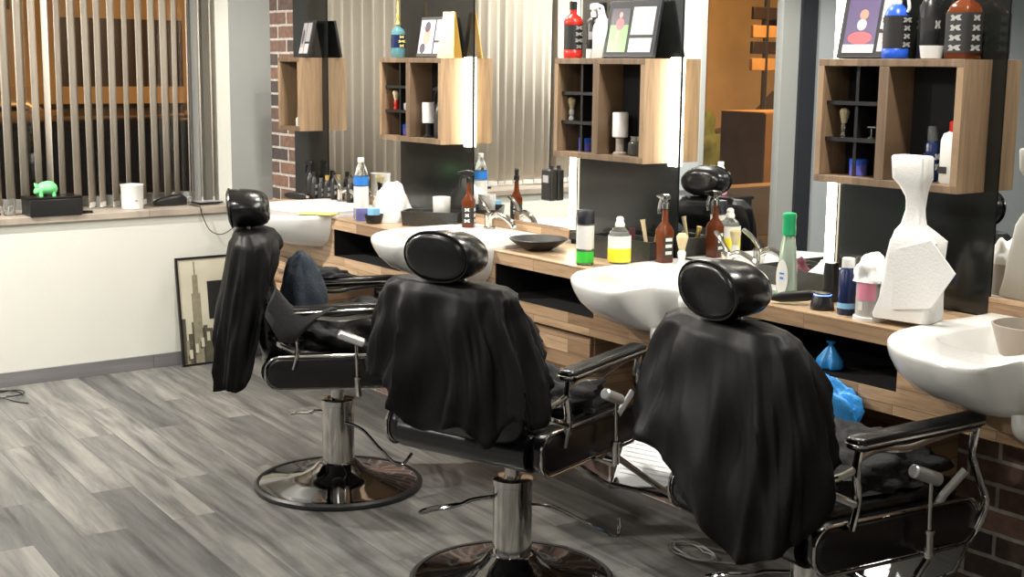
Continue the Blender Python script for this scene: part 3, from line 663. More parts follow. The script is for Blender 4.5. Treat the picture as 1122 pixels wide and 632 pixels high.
frame(3.13, -.105, .245, .215, 'black frame with a green and red sport photo beside the white squeeze bottle', [(.08, .44, .10, .86, ('photo_green', [('photo_dark', 'r', 0, 1, .62, 1), ] + fig)), (.50, .93, .40, .88, ('photo_pale', [('photo_grey', 'e', .2, .6, .2, .7)])), (.50, .93, .10, .34, ('photo_pale', [('photo_grey', 'r', .15, .8, .35, .6)]))], edge='frame_dark', rz=R(8))
frame(4.215, -.105, .20, .215, 'frame with a violet photo of a seated figure beside the blue based bottle', [(.10, .66, .08, .92, ('photo_purple', [('photo_pale', 'r', 0, 1, 0, .14), ('photo_skin', 'e', .4, .68, .56, .74), ('photo_pale', 'e', .36, .66, .38, .58), ('photo_red', 'e', .12, .9, .14, .36)])), (.72, .96, .42, .92, ('photo_pale', [])), (.72, .96, .10, .36, ('photo_pale', []))], edge='frame_dark', rz=R(4))
t = thing('gold_card', 'folded gold card standing on the cabinet beside the portrait frame', 'card', (1.905, -.07, TZ), R(20))
for s_ in (-1, 1):
    MB().add([(-.045, s_ * .030, 0), (.045, s_ * .030, 0), (.03, s_ * .002, .20), (-.03, s_ * .002, .20), (-.045, s_ * .033, 0), (.045, s_ * .033, 0), (.03, s_ * .005, .20), (-.03, s_ * .005, .20)], [(0, 1, 2, 3), (7, 6, 5, 4), (0, 4, 5, 1), (1, 5, 6, 2), (2, 6, 7, 3), (3, 7, 4, 0)]).build('leaf', M['goldcard'], t)
bottle('cologne_bottle', 'pale blue glass bottle with slim pourer on a cabinet', 'bottle', (1.497, -.085, TZ), [(.030, 0), (.033, .004), (.033, .03), (.033, .115), (.028, .128), (.012, .14), (.010, .15)], M['blueglass'], square=False,
       cap=[(.012, .148), (.014, .152), (.007, .175), (.010, .19), (.006, .205), (.0055, .26)], capm=M['gold'], label=(.045, .105, .0334), labm=M['navy'], marks=3, headm=M['yellowpaper'])
bottle('tonic_bottle', 'black labelled bottle with red base and red shoulder on the cabinet top', 'bottle', (2.79, -.085, TZ), [(.034, 0), (.037, .004), (.037, .03), (.035, .032), (.035, .125), (.037, .128), (.037, .142), (.03, .155), (.014, .17), (.014, .185)], M['red'], cap=[(.016, .185), (.016, .215), (.01, .218)], capm=M['black_pl'], label=(.032, .128, .0362), labm=M['label_k'], marks=4)
t = bottle('spray_bottle', 'black bottle with white spray head beside the red based bottle', 'spray bottle', (2.885, -.06, TZ), [(.026, 0), (.028, .004), (.028, .135), (.02, .15), (.012, .156)], M['black_pl'], R(175), capm=M['white_pl'], sprayer=.165, label=(.0, .035, .0285), labm=M['white_pl'])
MB().box(-.014, .014, -.0292, -.0275, .07, .10).build('emblem', M['photo_grey'], t).rotation_euler.z = R(-140)
bottle('squeeze_bottle', 'plain white squeeze bottle with pointed nozzle on the cabinet top', 'bottle', (2.975, -.095, TZ), [(.034, 0), (.036, .004), (.036, .105), (.033, .122), (.024, .134), (.024, .145), (.018, .148), (.011, .165), (.005, .192), (.003, .193)], M['white_pl'])
bottle('tonic_bottle', 'black labelled bottle with blue base and white spray head on the cabinet top', 'bottle', (4.325, -.095, TZ), [(.036, 0), (.039, .004), (.039, .028), (.037, .03), (.037, .125), (.03, .145), (.014, .16)], M['blue'], R(185), label=(.030, .126, .0375), labm=M['label_k'], marks=4, capm=M['white_pl'], sprayer=.17)
bottle('spray_bottle', 'black bottle with small pale emblem behind the white bowl on the cabinet top', 'bottle', (4.41, -.055, TZ), [(.03, 0), (.031, .004), (.031, .15), (.02, .17), (.014, .18), (.014, .22)], M['black_pl'], label=(.08, .12, .0312), labm=M['label_k'], marks=1)
cyl('small_bowl', 'small white bowl on the cabinet top in front of the black bottles', 'bowl', (4.462, -.105, TZ), [(.026, 0), (.03, .002), (.036, .038), (.034, .038), (.028, .006), (.002, .005)], M['ceramic'])
bottle('tonic_bottle', 'large black bottle with silver lettering and amber base on the cabinet top', 'bottle', (4.545, -.075, TZ), [(.038, 0), (.04, .004), (.04, .13), (.03, .155), (.014, .17), (.012, .22)], M['amberglass'], square=True, label=(.018, .13, .0405), labm=M['label_k'], marks=4, cap=[(.015, .215), (.015, .24), (.01, .243)], capm=M['black_pl'])

# --- station 1
bottle('spray_bottle', 'black spray bottle at the foot of the brick wall', 'spray bottle', (.55, -.05, BZ), [(.028, 0), (.03, .004), (.03, .1), (.02, .125), (.012, .135), (.012, .15)], M['black_pl'], R(10), capm=M['black_pl'], sprayer=.16, label=(.02, .08, .0305), labm=M['label_k'], marks=2)
for k, (x, y, h, r_, lab) in enumerate(((.615, -.06, .15, .022, 'black bottle beside the black spray bottle by the brick wall'), (.67, -.05, .12, .02, 'short black bottle left of the first faucet'), (.715, -.04, .135, .02, 'slim dark bottle behind the first faucet'), (.80, -.045, .14, .02, 'dark bottle right of the first faucet, below the mirror'), (.97, -.045, .12, .022, 'dark bottle on the rear rim of the first basin'))):
    bottle('hair_bottle', lab, 'bottle', (x, y, BZ if x < .734 else SZ), [(r_, 0), (r_, h * .7), (r_ * .5, h * .82)], M['black_pl'], cap=[(r_ * .55, h * .82), (r_ * .55, h), (r_ * .3, h * 1.01)], capm=(M['black_pl'], M['chrome'], M['gold'])[k % 3], label=(h * .15, h * .6, r_ * 1.02), labm=M['label_k'], marks=2, grp='dark bottles by the brick wall')
t = thing('neck_brush', 'round brush with yellow bristles behind the first basin', 'brush', (1.12, -.05, SZ)); MB().lathe([(.02, 0), (.02, .006), (.010, .01), (.011, .09), (.014, .11)]).build('handle', M['black_pl'], t, True); MB().lathe([(.013, .105), (.03, .125), (.033, .14), (.02, .15), (.002, .153)], sy=.6).build('bristles', M['cream'], t, True)
tag(MB().box(-.085, .085, -.05, .05, 0, .004).build('yellow_notepad', M['yellowpaper'], loc=(1.36, -.44, SZ + .0005), rz=R(35)), 'flat yellow notepad on the rim of the first basin', 'notepad')
t = thing('trimmer_blades', 'black clippers lying behind the first basin by the brick wall', 'clippers', (.56, -.13, BZ), R(30))
MB().loft([[(x, a, .02 + b) for a, b in rrect(w_, h_, .008, 4)] for x, w_, h_ in ((-.08, .02, .018), (-.05, .034, .034), (.03, .036, .036), (.06, .03, .026))]).build('clipper_body', M['black_pl'], t, True); MB().box(.06, .078, -.018, .018, .012, .026).build('blade', M['chrome'], t)
# --- station 2, left end
cyl('blue_jar', 'small violet blue jar left of the water bottle', 'jar', (1.49, -.30, BZ), [(.022, 0), (.024, .003), (.024, .05), (.02, .055), (.002, .055)], M['violet'])
t = bottle('water_bottle', 'clear plastic water bottle with a blue label on the counter', 'bottle', (1.585, -.34, BZ), [(.030, 0), (.034, .008), (.033, .06), (.034, .12), (.032, .16), (.034, .2), (.026, .24), (.013, .265), (.013, .272)], M['clear'], cap=[(.0155, .27), (.0155, .288), (.013, .29)], capm=M['white_pl'], label=(.165, .205, .0345), labm=M['bluelab'])
MB().lathe([(.0345, .06), (.0347, .062), (.0345, .16)], seg=28, cap=False).build('label', M['white_pl'], t, True)
lump('white_towel', 'heaped white towel behind the water bottle', 'towel', (1.66, -.22, BZ), .3, .095, .085, .17, M['towel'], 4.2, .25, 6, peak=1.25)
t = thing('tint_bowl', 'black tint bowl with a light blue sponge between water bottle and stone tray', 'bowl', (1.705, -.345, BZ)); MB().lathe([(.03, 0), (.034, .002), (.045, .042), (.043, .042), (.034, .006), (.002, .005)]).build('bowl', M['black_pl'], t, True)
tag(MB().loft([[(a, b, z) for a, b in rrect(.052, .046, .012, 4)] for z in (.006, .03, .065, .07)]).build('sponge', M['lightblue'], smooth=True, loc=(1.705, -.345, BZ)), 'light blue sponge standing in the black tint bowl', 'sponge')
# stone tray
t = thing('stone_tray', 'dark stone effect tray full of tools behind the middle chair', 'tray', (1.90, -.155, BZ), R(42))
MB().loft([[(a, b, z) for a, b in rrect(w_, d_, .008, 3)] for w_, d_, z in ((.25, .13, 0), (.262, .142, .066), (.25, .13, .066), (.238, .118, .006))]).build('tray_body', M['granite'], t, bevel=.001)
cyl('ceramic_mug', 'white mug standing in the dark stone tray', 'mug', (1.935, -.13, BZ + .045), [(.034, 0), (.038, .004), (.041, .085), (.038, .085), (.034, .01), (.002, .01)], M['ceramic'])
for k, (dx, dy) in enumerate(((-.07, -.07), (-.03, -.05), (.045, .045), (-.055, -.035))):
    tt = thing('hair_clipper', ('black clipper at the left end of the stone tray', 'black clipper before the white mug in the stone tray', 'black clipper at the right end of the stone tray', 'silver edged clipper leaning in the stone tray')[k], 'clipper', (1.90 + dx, -.155 + dy * .7, BZ + .008), R(20 + 40 * k), 'clippers in the stone tray')
    MB().loft([[(x, a, .03 + .25 * x + b) for a, b in rrect(w_, h_, .006, 3)] for x, w_, h_ in ((-.045, .016, .018), (-.02, .028, .032), (.03, .026, .03), (.05, .02, .016))]).build('clipper_body', M['black_pl'], tt, True)
    MB().box(.05, .062, -.012, .012, .034, .048).build('blade', M['chrome'], tt)
AP = [(.024, 0), (.026, .004), (.026, .115), (.022, .125), (.012, .145), (.010, .175), (.010, .19)]
def amber(x, y, rz, lab, side=False):
    if side:
        t = bottle('amber_spray_bottle', lab, 'spray bottle', (x, y, SZ), AP, M['amberglass'], rz, square=True, capm=M['chrome_dark'], sprayer=.205, grp='amber spray bottles')
        MB().box(.026, .0268, -.02, .02, .02, .095).build('label', M['label_k'], t)
        for z in (.03, .055, .078): MB().box(.0268, .0274, -.014, .014, z, z + .012).build('lettering', M['label_w'], t)
        return t
    t = bottle('amber_spray_bottle', lab, 'spray bottle', (x, y, SZ), AP, M['amberglass'], rz, square=True, capm=M['black_pl'], sprayer=.205, label=(.018, .09, .0265), labm=M['label_k'], marks=3, grp='amber spray bottles', headm=M['label_w'])
    return t
amber(2.155, -.135, R(40), 'amber square spray bottle with black and white label behind the middle chair')
amber(3.392, -.133, R(-8), 'amber square spray bottle standing next to the wooden sticks', True)
t = tag(MB().lathe([(.05, 0), (.055, .003), (.095, .028), (.118, .045), (.115, .047), (.09, .033), (.05, .008), (.002, .006)], seg=40).build('shallow_dish', M['black_pl'], smooth=True, ang=50, loc=(2.80, -.25, BZ)), 'shallow black dish on the counter beside the middle sink', 'dish')
t = thing('wall_speaker', 'small black dispenser fixed on the mirror above the black dish', 'dispenser', (2.575, -.0065, 1.105)); MB().box(-.033, .033, -.035, 0, 0, .13).build('case', M['black_pl'], t, bevel=.006); MB().box(-.018, .018, -.037, -.035, .075, .105).build('badge', M['photo_grey'], t); MB().lathe([(.008, .13), (.008, .145)], (.018, -.017, 0)).build('knob', M['black_pl'], t)  # solid case added where the mirror shows the reflection of a black object
# --- station 3
t = bottle('aftershave_bottle', 'clear bottle with black cap and green bottom on the counter', 'bottle', (3.20, -.345, BZ), [(.030, 0), (.032, .004), (.032, .14), (.028, .15)], M['clear'], cap=[(.029, .15), (.031, .153), (.031, .195), (.028, .2)], capm=M['frame_dark'], label=(.06, .145, .0324), labm=M['white_pl'])
MB().lathe([(.0305, .006), (.0322, .01), (.0322, .05), (.030, .052)]).build('green_liquid', M['limegreen'], t, True)
t = bottle('shampoo_bottle', 'white bottle with yellow liquid on the rim of the basin', 'bottle', (3.32, -.285, SZ), [(.036, 0), (.04, .006), (.041, .09), (.034, .115), (.018, .128), (.016, .135)], M['clear'], cap=[(.017, .13), (.018, .14), (.015, .146), (.013, .152), (.014, .16), (.008, .167)], capm=M['white_pl'], label=(.012, .1, .0415), labm=M['label_w'])
MB().lathe([(.0417, .006), (.0422, .008), (.0422, .055), (.0417, .056)], seg=28).build('yellow_band', M['yellow'], t, True)
t = thing('tool_box', 'black open tool box behind the white and yellow bottle', 'box', (3.19, -.12, BZ), R(6))
MB().loft([[(a, b, z) for a, b in rrect(w_, d_, .006, 3)] for w_, d_, z in ((.30, .12, 0), (.31, .13, .085), (.298, .118, .085), (.29, .11, .006))]).build('box_body', M['granite'], t)
for k, (x, lean, lab) in enumerate(((3.285, -.035, 'pale wooden stick leaning in the black tool box'), (3.30, .03, 'gold clip leaning at the right end of the black tool box'))):
    tag(MB().tube([(0, 0, 0), (lean, 0, .13 - k * .03), (lean * 1.1, 0, .145 - k * .03)], [.006, .008, .010]).build(('wooden_stick', 'gold_clip')[k], (M['cream'], M['gold'])[k], smooth=True, loc=(x, -.11, BZ + .01)), lab, ('stick', 'clip')[k])
for k, x in enumerate((3.08, 3.14, 3.20)):
    tt = thing('comb', ('black comb', 'dark grey comb', 'brown comb')[k] + ' standing in the black tool box', 'comb', (x, -.12, BZ + .008), R(20 * k))
    MB().box(-.012, .012, -.002, .002, 0, .10 + .006 * k).build('comb_body', (M['black_pl'], M['frame_dark'], M['darkred'])[k], tt)
brush((3.49, -.14, SZ), 'blond shaving brush on the basin behind the right chair headrest', M['ceramic'], 1.1)
# --- station 4
t = thing('lotion_bottle', 'tall clear bottle with green cap and white oval label', 'bottle', (4.125, -.30, BZ), R(30))
MB().lathe([(.031, 0), (.033, .005), (.033, .03), (.030, .1), (.024, .17), (.019, .20), (.017, .205)], sx=1, sy=.75).build('bottle_body', mat('pale_green_plastic', (.55, .68, .55), rough=.15, trans=.35), t, True)
MB().lathe([(.018, .203), (.021, .206), (.021, .225), (.019, .25), (.022, .262), (.02, .272), (.01, .275)]).build('cap', M['greenpl'], t, True)
MB().lathe([(.0325, .003), (.0338, .006), (.0338, .026), (.0325, .028)], sx=1, sy=.77).build('green_base', M['greenpl'], t, True)
lb = MB(); lb.T = Matrix.Rotation(R(-25), 4, 'Z')
pts = sell(.022, .055, 2, 24, 0, .075); lb.loft([[(a, -.026 - .0 + .10 * a * a * 18, b) for a, b in pts], [(a, -.0275 + .10 * a * a * 18, b) for a, b in pts]]); lo = lb.build('label', M['label_w'], t)
lb = MB(); lb.T = Matrix.Rotation(R(-25), 4, 'Z'); lb.box(-.008, .008, -.029, -.0274, .085, .09); lb.box(-.006, .006, -.029, -.0274, .07, .076); lb.build('lettering', M['bluelab'], lo)
t = thing('storage_crate', 'low black crate with cloths against the mirror behind the green capped bottle', 'crate', (4.06, -.105, BZ), R(2)); MB().loft([[(a, b, z) for a, b in rrect(w_, d_, .006, 3)] for w_, d_, z in ((.34, .13, 0), (.35, .14, .075), (.338, .128, .075), (.33, .12, .006))]).build('crate_body', M['granite'], t)
lump('dark_red_cloth', 'dark red cloth lying in the low black crate', 'cloth', (3.98, -.105, BZ + .008), 0, .07, .05, .085, M['darkred'], 1.2)
lump('white_cloth', 'white cloth lying in the low black crate', 'cloth', (4.12, -.105, BZ + .008), 0, .075, .05, .09, M['towel'], 2.9)
t = thing('charger_stand', 'black trimmer charging stand glowing blue on the counter', 'charger', (4.29, -.325, BZ)); MB().lathe([(.034, 0), (.036, .004), (.034, .02), (.026, .045), (.024, .05), (.012, .052)]).build('stand_body', M['black_pl'], t, True)
MB().lathe([(.0265, .03), (.0265, .046)], seg=24).build('indicator', M['led_blue'], t, True)
t = thing('dispenser', 'tall thin black dispenser behind the blue glowing stand', 'dispenser', (4.215, -.20, BZ)); MB().loft([[(a, b, z) for a, b in rrect(w_, .035, .006, 3)] for w_, z in ((.04, 0), (.04, .09), (.034, .12), (.03, .122))]).build('case', M['black_pl'], t, True)
t = thing('hair_trimmer', 'black and silver trimmer lying left of the blue glowing stand', 'trimmer', (4.20, -.33, BZ), R(35)); MB().loft([[(x, a, .018 + .12 * (x + .08) + b) for a, b in rrect(w_, h_, .007, 4)] for x, w_, h_ in ((-.08, .02, .018), (-.05, .03, .03), (.03, .03, .032), (.06, .024, .02))]).build('trimmer_body', M['black_pl'], t, True); MB().box(.055, .072, -.014, .014, .026, .042).build('blade', M['chrome'], t)
tag(MB().tube(smooth_path([(4.13, -.38, .005), (4.06, -.40, .006), (4.0, -.412, -.02), (3.98, -.415, -.06), (3.975, -.415, -.10)]), .004).build('power_cord', M['black_pl'], smooth=True, loc=(0, 0, BZ)), 'black cord running from the trimmer over the counter edge', 'cord')
cyl('cream_tub', 'small pale tub right of the blue glowing stand', 'jar', (4.345, -.26, BZ), [(.02, 0), (.022, .003), (.022, .025), (.018, .03), (.002, .03)], M['cream'])
bottle('tonic_bottle', 'slim navy bottle with pale band left of the wrapped jar', 'bottle', (4.385, -.33, BZ), [(.024, 0), (.026, .004), (.026, .13), (.018, .14)], M['navy'], cap=[(.019, .14), (.019, .165), (.015, .168)], capm=M['white_pl'], label=(.02, .036, .0264), labm=M['lightblue'])
t = thing('powder_jar', 'translucent jar with pink label under a white cloth', 'jar', (4.475, -.335, BZ)); MB().lathe([(.040, 0), (.046, .003), (.046, .008), (.042, .01), (.041, .115), (.03, .125)]).build('jar_body', mat('milky_plastic', (.5, .47, .45), rough=.35), t, True)
MB().lathe([(.0478, 0), (.048, .01), (.046, .012)]).build('jar_foot', M['white_pl'], t, True)
lb = MB(); pts = [(R(-115 + k * 8), 0) for k in range(11)]; lb.loft([[(.0418 * math.cos(a), .0418 * math.sin(a), z) for a, _ in pts] for z in (.06, .112)], closed=False); lb.build('label', M['pink'], t, solid=.001)
lb = MB(); lb.box(-.010, .004, -.0425, -.041, .03, .055).build('bar_code', M['label_w'], t)
lump('white_cloth', 'white cloth bundled over the jar with the pink label', 'cloth', (4.475, -.335, BZ + .112), 0, .052, .05, .075, M['towel'], 6.6, .3, 6)
lump('white_cloth', 'small white cloth behind the slim navy bottle', 'cloth', (4.40, -.24, BZ), 0, .03, .03, .15, M['towel'], 8.3, .3, 6)
# tall white towel
mb = MB(); rings = []
for z, hw, hd, cx, cy in ((0, .085, .05, 0, 0), (.01, .088, .052, 0, 0), (.06, .080, .05, .005, 0), (.12, .078, .048, .012, 0), (.18, .072, .046, .018, 0), (.225, .07, .045, .02, 0), (.25, .052, .035, .012, 0), (.27, .034, .025, .006, 0), (.31, .028, .022, .006, 0), (.345, .030, .022, .004, 0), (.375, .04, .026, -.004, 0), (.395, .052, .028, -.01, 0), (.455, .054, .03, -.01, 0), (.46, .05, .027, -.01, 0)):
    rings.append([(cx + a + .004 * math.sin(b * 160 + z * 30), cy + b + .003 * math.sin(a * 130), z) for a, b in rrect(2 * hw, 2 * hd, .018, 6)])
mb.loft(rings)
mb.add([(-.02, -.056, .03), (.10, -.058, .05), (.155, -.04, .15), (.085, -.052, .235), (-.02, -.05, .20), (-.02, -.050, .03), (.10, -.050, .05), (.155, -.034, .15), (.085, -.045, .235), (-.02, -.044, .20)],
       [(0, 1, 2, 3, 4), (9, 8, 7, 6, 5), (0, 5, 6, 1), (1, 6, 7, 2), (2, 7, 8, 3), (3, 8, 9, 4), (4, 9, 5, 0)])
o = mb.build('tall_towel', M['towel'], smooth=True, ang=50, loc=(4.585, -.31, BZ + .0165), rz=R(8)); tag(o, 'tall white towel bundle standing on the counter with a folded corner', 'towel')
# bowl in the last sink
cyl('rinse_bowl', 'taupe plastic bowl sitting in the basin at the right edge', 'bowl', (4.93, -.24, .905), [(.07, 0), (.078, .003), (.10, .075), (.104, .085), (.098, .086), (.074, .008), (.002, .007)], M['brownbowl'])
# blue bags
def bag(loc, lab, a, b, h, seed, rz=0):
    mb = MB(); rings = []; n = 40
    for k, (z, s_) in enumerate(((0, .7), (.1, 1), (.35, .95), (.6, .6), (.8, .25), (.88, .12), (.95, .3), (1.0, .34))):
        rings.append([(a * s_ * math.cos(2 * PI * i / n) * (1 + .15 * noise.noise(Vector((math.cos(2 * PI * i / n) * 3, math.sin(2 * PI * i / n) * 3, z * 4 + seed)))), b * s_ * math.sin(2 * PI * i / n) * (1 + .2 * math.sin(7 * 2 * PI * i / n + seed)), z * h) for i in range(n)])
    mb.loft(rings); return tag(mb.build('plastic_bag', M['bluebag'], smooth=True, ang=80, loc=loc, rz=rz), lab, 'bag', 'blue plastic bags under the counter')
bag((4.335, -.33, .7675), 'knotted sky blue plastic bag in the open niche above the chair arm', .045, .03, .085, 1)
mb = MB(); o = lump('plastic_bag', 'blue plastic bag hanging over the counter edge above the wooden box', 'bag', (4.40, -.425, .635), 0, .15, .022, .125, M['bluebag'], 5.5, .3, 6, 'blue plastic bags under the counter')

# --- window sill
SLZ = .8685
t = thing('display_box', 'black box carrying the green ornament on the window sill', 'box', (-.04, -1.235, SLZ), 0)
MB().box(-.075, .075, -.135, .135, 0, .085).build('box_body', M['black_pl'], t, bevel=.004)
MB().box(-.072, .072, -.137, .137, .085, .097).build('lid', M['leather'], t, bevel=.003)
t = thing('green_ornament', 'shiny mint green animal shaped ornament on the black box', 'ornament', (-.045, -1.262, SLZ + .0975), R(0))
mb = MB(); rings = []
for y, r_, z in ((-.062, .008, .022), (-.056, .016, .026), (-.044, .024, .032), (-.02, .032, .04), (.012, .036, .042), (.035, .033, .04), (.052, .022, .036), (.060, .006, .034)): rings.append([(a, y, z + b) for a, b in sell(r_, r_ * .98, 2, 20)])
mb.loft(rings)
for sx in (-1, 1):
    for yy in (-.03, .035): mb.lathe([(.011, 0), (.010, .012), (.013, .028)], (sx * .017, yy, 0), seg=12)
mb.build('ornament_body', M['piggreen'], t, True, ang=60)
mb = MB(); mb.tube([(-.015, -.045, .05), (-.02, -.052, .066)], [.009, .002]); mb.tube([(.015, -.045, .05), (.02, -.052, .066)], [.009, .002]); mb.build('ear', M['piggreen'], t, True)
cyl('water_glass', 'clear glass left of the black box on the sill', 'glass', (-.10, -1.435, SLZ), [(.026, 0), (.029, .002), (.032, .085), (.030, .085), (.026, .008), (.002, .007)], M['glassclear'])
t = thing('phone', 'flat black phone at the left end of the sill', 'phone', (-.15, -1.55, SLZ), R(5)); MB().box(-.04, .04, -.075, .075, 0, .012).build('phone_body', M['black_pl'], t, bevel=.003); MB().box(-.036, .036, -.07, .07, .012, .0125).build('screen', M['blackglass'], t)
tag(MB().loft([[(a, b, z) for a, b in rrect(.02, .05, .006, 3)] for z in (0, .014)]).build('remote_control', M['black_pl'], loc=(.0, -1.065, SLZ), smooth=True), 'small black remote right of the black box', 'remote')
t = thing('paper_cup', 'white tub without lid on the window sill', 'tub', (-.10, -.785, SLZ)); MB().lathe([(.054, 0), (.057, .003), (.060, .12), (.0625, .124), (.0625, .132), (.057, .132), (.054, .01), (.002, .008)], seg=36).build('tub_body', M['white_pl'], t, True)
MB().box(.0585, .0605, -.008, .006, .045, .049).build('mark', M['label_k'], t)
t = thing('clipper_case', 'black hair clipper lying on the window sill', 'clipper', (-.13, -.55, SLZ), R(80)); MB().loft([[(x, a, .006 + h_ / 2 + b) for a, b in rrect(w_, h_, min(w_, h_) * .3, 4)] for x, w_, h_ in ((-.10, .03, .02), (-.08, .05, .032), (0, .06, .055), (.05, .055, .06), (.08, .035, .04))]).build('clipper_body', M['black_pl'], t, True)
MB().tube(smooth_path([(.075, 0, .03), (.10, .01, .045), (.12, .03, .03), (.10, .05, .01)]), .005).build('strain_relief', M['frame_grey'], t, True)
t = thing('tablet', 'thin black tablet lying on the right end of the sill', 'tablet', (-.13, -.345, SLZ), R(4)); MB().box(-.06, .06, -.075, .075, .006, .016).build('tablet_body', M['black_pl'], t, bevel=.003); MB().box(-.055, .055, -.07, .07, .016, .0165).build('screen', M['photo_grey'], t); MB().lathe([(.012, 0), (.012, .006)], (0, 0, 0)).build('foot', M['rubber'], t)
tag(MB().tube(smooth_path([(-.10, -.46, .004), (-.0, -.455, .004), (.024, -.45, .0), (.03, -.44, -.05), (.035, -.40, -.13), (.035, -.33, -.155), (.035, -.25, -.11), (.035, -.20, -.03), (.033, -.175, .0), (.02, -.19, .005), (-.03, -.27, .004)]), .0025).build('cable', M['black_pl'], smooth=True, loc=(0, 0, SLZ)), 'thin dark cable drooping from the sill against the white wall', 'cable')
tag(MB().tube(smooth_path([(x_, y_, .0035) for x_, y_ in ((-.30, -2.9), (-.30, -2.6), (-.29, -2.3), (-.31, -2.0), (-.30, -1.8))]), .003).build('bead_chain', M['white_pl'], smooth=True, loc=(0, 0, SLZ)), 'white bead chain lying along the back of the sill', 'chain')
# leaning poster
t = thing('framed_poster', 'black framed sepia city poster leaning on the white wall behind the side-on chair', 'poster', (.085, -.395, 0), 0)
T = Matrix.Rotation(R(90), 4, 'Z') @ Matrix.Rotation(R(-7), 4, 'X')
def pm(): m_ = MB(); m_.T = T; return m_
W2 = .205; H2 = .60
pm().box(-W2, W2, 0, .018, 0, .012).box(-W2, W2, 0, .018, H2 - .012, H2).box(-W2, -W2 + .012, 0, .018, .012, H2 - .012).box(W2 - .012, W2, 0, .018, .012, H2 - .012).build('frame', M['black_pl'], t)
pc = pm().box(-W2 + .012, W2 - .012, .006, .010, .012, H2 - .012).build('print', M['sepia'], t)
rr = random.Random(8); m1 = pm(); m2 = pm(); m3 = pm()
x = -W2 + .013
while x < W2 - .03:
    wd = rr.uniform(.018, .035); h = rr.uniform(.10, .27); (m1 if rr.random() < .5 else m2).box(x, min(x + wd, W2 - .013), .0045 if rr.random() < .5 else .005, .006, .013, h); x += wd * .8
m2.box(-.125, -.075, .0042, .006, .013, .40); m2.box(-.115, -.085, .0042, .006, .40, .50); m2.box(-.104, -.096, .0042, .006, .50, .575)
m3.box(-.03, W2 - .013, .003, .006, .25, .46)
for k in range(9): m1.box(-.17 + k * .037, -.155 + k * .037, .0035, .006, .03 + (k % 3) * .03, .06 + (k % 3) * .035)
m1.build('buildings_dark', M['sepia_d'], pc); m2.build('buildings_pale', M['sepia_m'], pc); m3.build('dark_square', M['label_k'], pc)
for k in range(9):
    mm = pm().box(-.16 + k * .036, -.142 + k * .036, .0028, .006, .04 + .03 * (k % 4), .09 + .03 * (k % 4))
    mm.build('lit_facade', M['sepia'], pc)
# cables on the floor
def coil(loc, lab, s_=1, m=None, turns=3, seed=0):
    rr = random.Random(seed); pts = []
    for k in range(turns * 14):
        a = 2 * PI * k / 14; r_ = s_ * (.07 + .02 * math.sin(k * .9 + seed) + .008 * (k // 14)); pts.append((r_ * math.cos(a), r_ * .8 * math.sin(a), .004 + .012 * abs(math.sin(k * .37 + seed))))
    pts += [(s_ * .12, .02, .004), (s_ * .17, .06, .004)]
    return tag(MB().tube(smooth_path(pts, 3), .003, seg=6).build('floor_cable', m or M['black_pl'], smooth=True, loc=loc), lab, 'cable')
coil((3.76, -.30, 0), 'coiled thin cable on the floor between the middle and right chairs', 1.0, M['frame_grey'], 3, 2)
coil((.20, -1.60, 0), 'loop of black cable on the floor at the left edge below the white wall', 1.3, M['black_pl'], 2, 5)
# reception cabinet seen in the mirror
t = thing('storage_cabinet', 'dark low cabinet reflected in the mirror beside the street view', 'cabinet', (.35, -3.05, 0)); MB().box(-.28, .28, -.22, .22, .0, .78).build('body', M['frame_dark'], t, bevel=.004); MB().box(-.29, .29, -.23, .23, .78, .80).build('top', M['black_pl'], t, bevel=.002)
bottle('lotion_bottle', 'white bottle with pink foot seen in the mirror above the reflected headrest', 'bottle', (.42, -3.175, .8005), [(.045, 0), (.048, .005), (.048, .05), (.048, .14), (.03, .175), (.02, .19)], M['white_pl'], cap=[(.022, .19), (.022, .22), (.018, .224)], capm=M['white_pl'], label=(.005, .05, .0485), labm=M['pink'])

# ------------------------------------------------------------------ street outside
GZ = -.12
stru(B('street_ground', -16, -.4, -22, 8, GZ - .1, GZ, M['asphalt']))
w = MB(); w.box(-9.6, -9.0, -22, 3.4, GZ, 6); w.box(-9.6, -9.0, 3.4, 8, 2.9, 6)
fa = thing('street_building', 'rendered building across the street glowing orange under street light', 'building', (-9.3, -7, GZ))
MB().box(-.3, .3, -15, 15, 0, 6).build('facade', M['stone'], fa)
MB().box(.30, .36, 8.75, 10.25, .4, 2.28).build('shop_opening', M['stone_d'], fa)
for k, yy in enumerate((-12, -9.5, -5.5, -2.6, .3, 3.2, 6.3)):
    f_ = MB().box(.30, .34, yy, yy + .18, 1.0, 3.4).build('pilaster', M['stone'], fa)
for yy in (7.4, 4.4, -7.4): MB().box(.30, .33, yy, yy + .8, 2.35, 2.6).build('sign_band', M['stone_d'], fa)
MB().box(.30, .45, 6.8, 12.5, 1.28, 1.48).build('ledge', M['stone'], fa)
def car(loc, rz, m, lab, L=4.2, s_=1):
    t = thing('parked_car', lab, 'car', loc, rz, 'cars parked in the street')
    prof = [(-2.1, .25), (-2.1, .75), (-1.95, .85), (-1.5, .92), (-1.0, 1.38), (.55, 1.42), (1.15, .95), (1.9, .82), (2.1, .65), (2.1, .25)]
    MB().loft([[(a, y_ * 1, b if abs(y_) < .8 else b * .98) for a, b in prof] for y_ in (-.85, -.78, .78, .85)]).build('car_body', m, t, bevel=.04)
    MB().prism([(-1.35, .93), (-.97, 1.30), (.5, 1.34), (.98, .95)], -.856, .856, axis='y').build('window_band', M['carglass'], t)
    for x_ in (-1.3, 1.3):
        for y_ in (-.8, .8):
            w_ = MB(); w_.T = Matrix.Translation((x_, y_, .32)) @ Matrix.Rotation(PI / 2, 4, 'X'); w_.lathe([(.32, -.1), (.32, .1)], seg=28); w_.build('wheel', M['rubber'], t, True, ang=40)
    return t
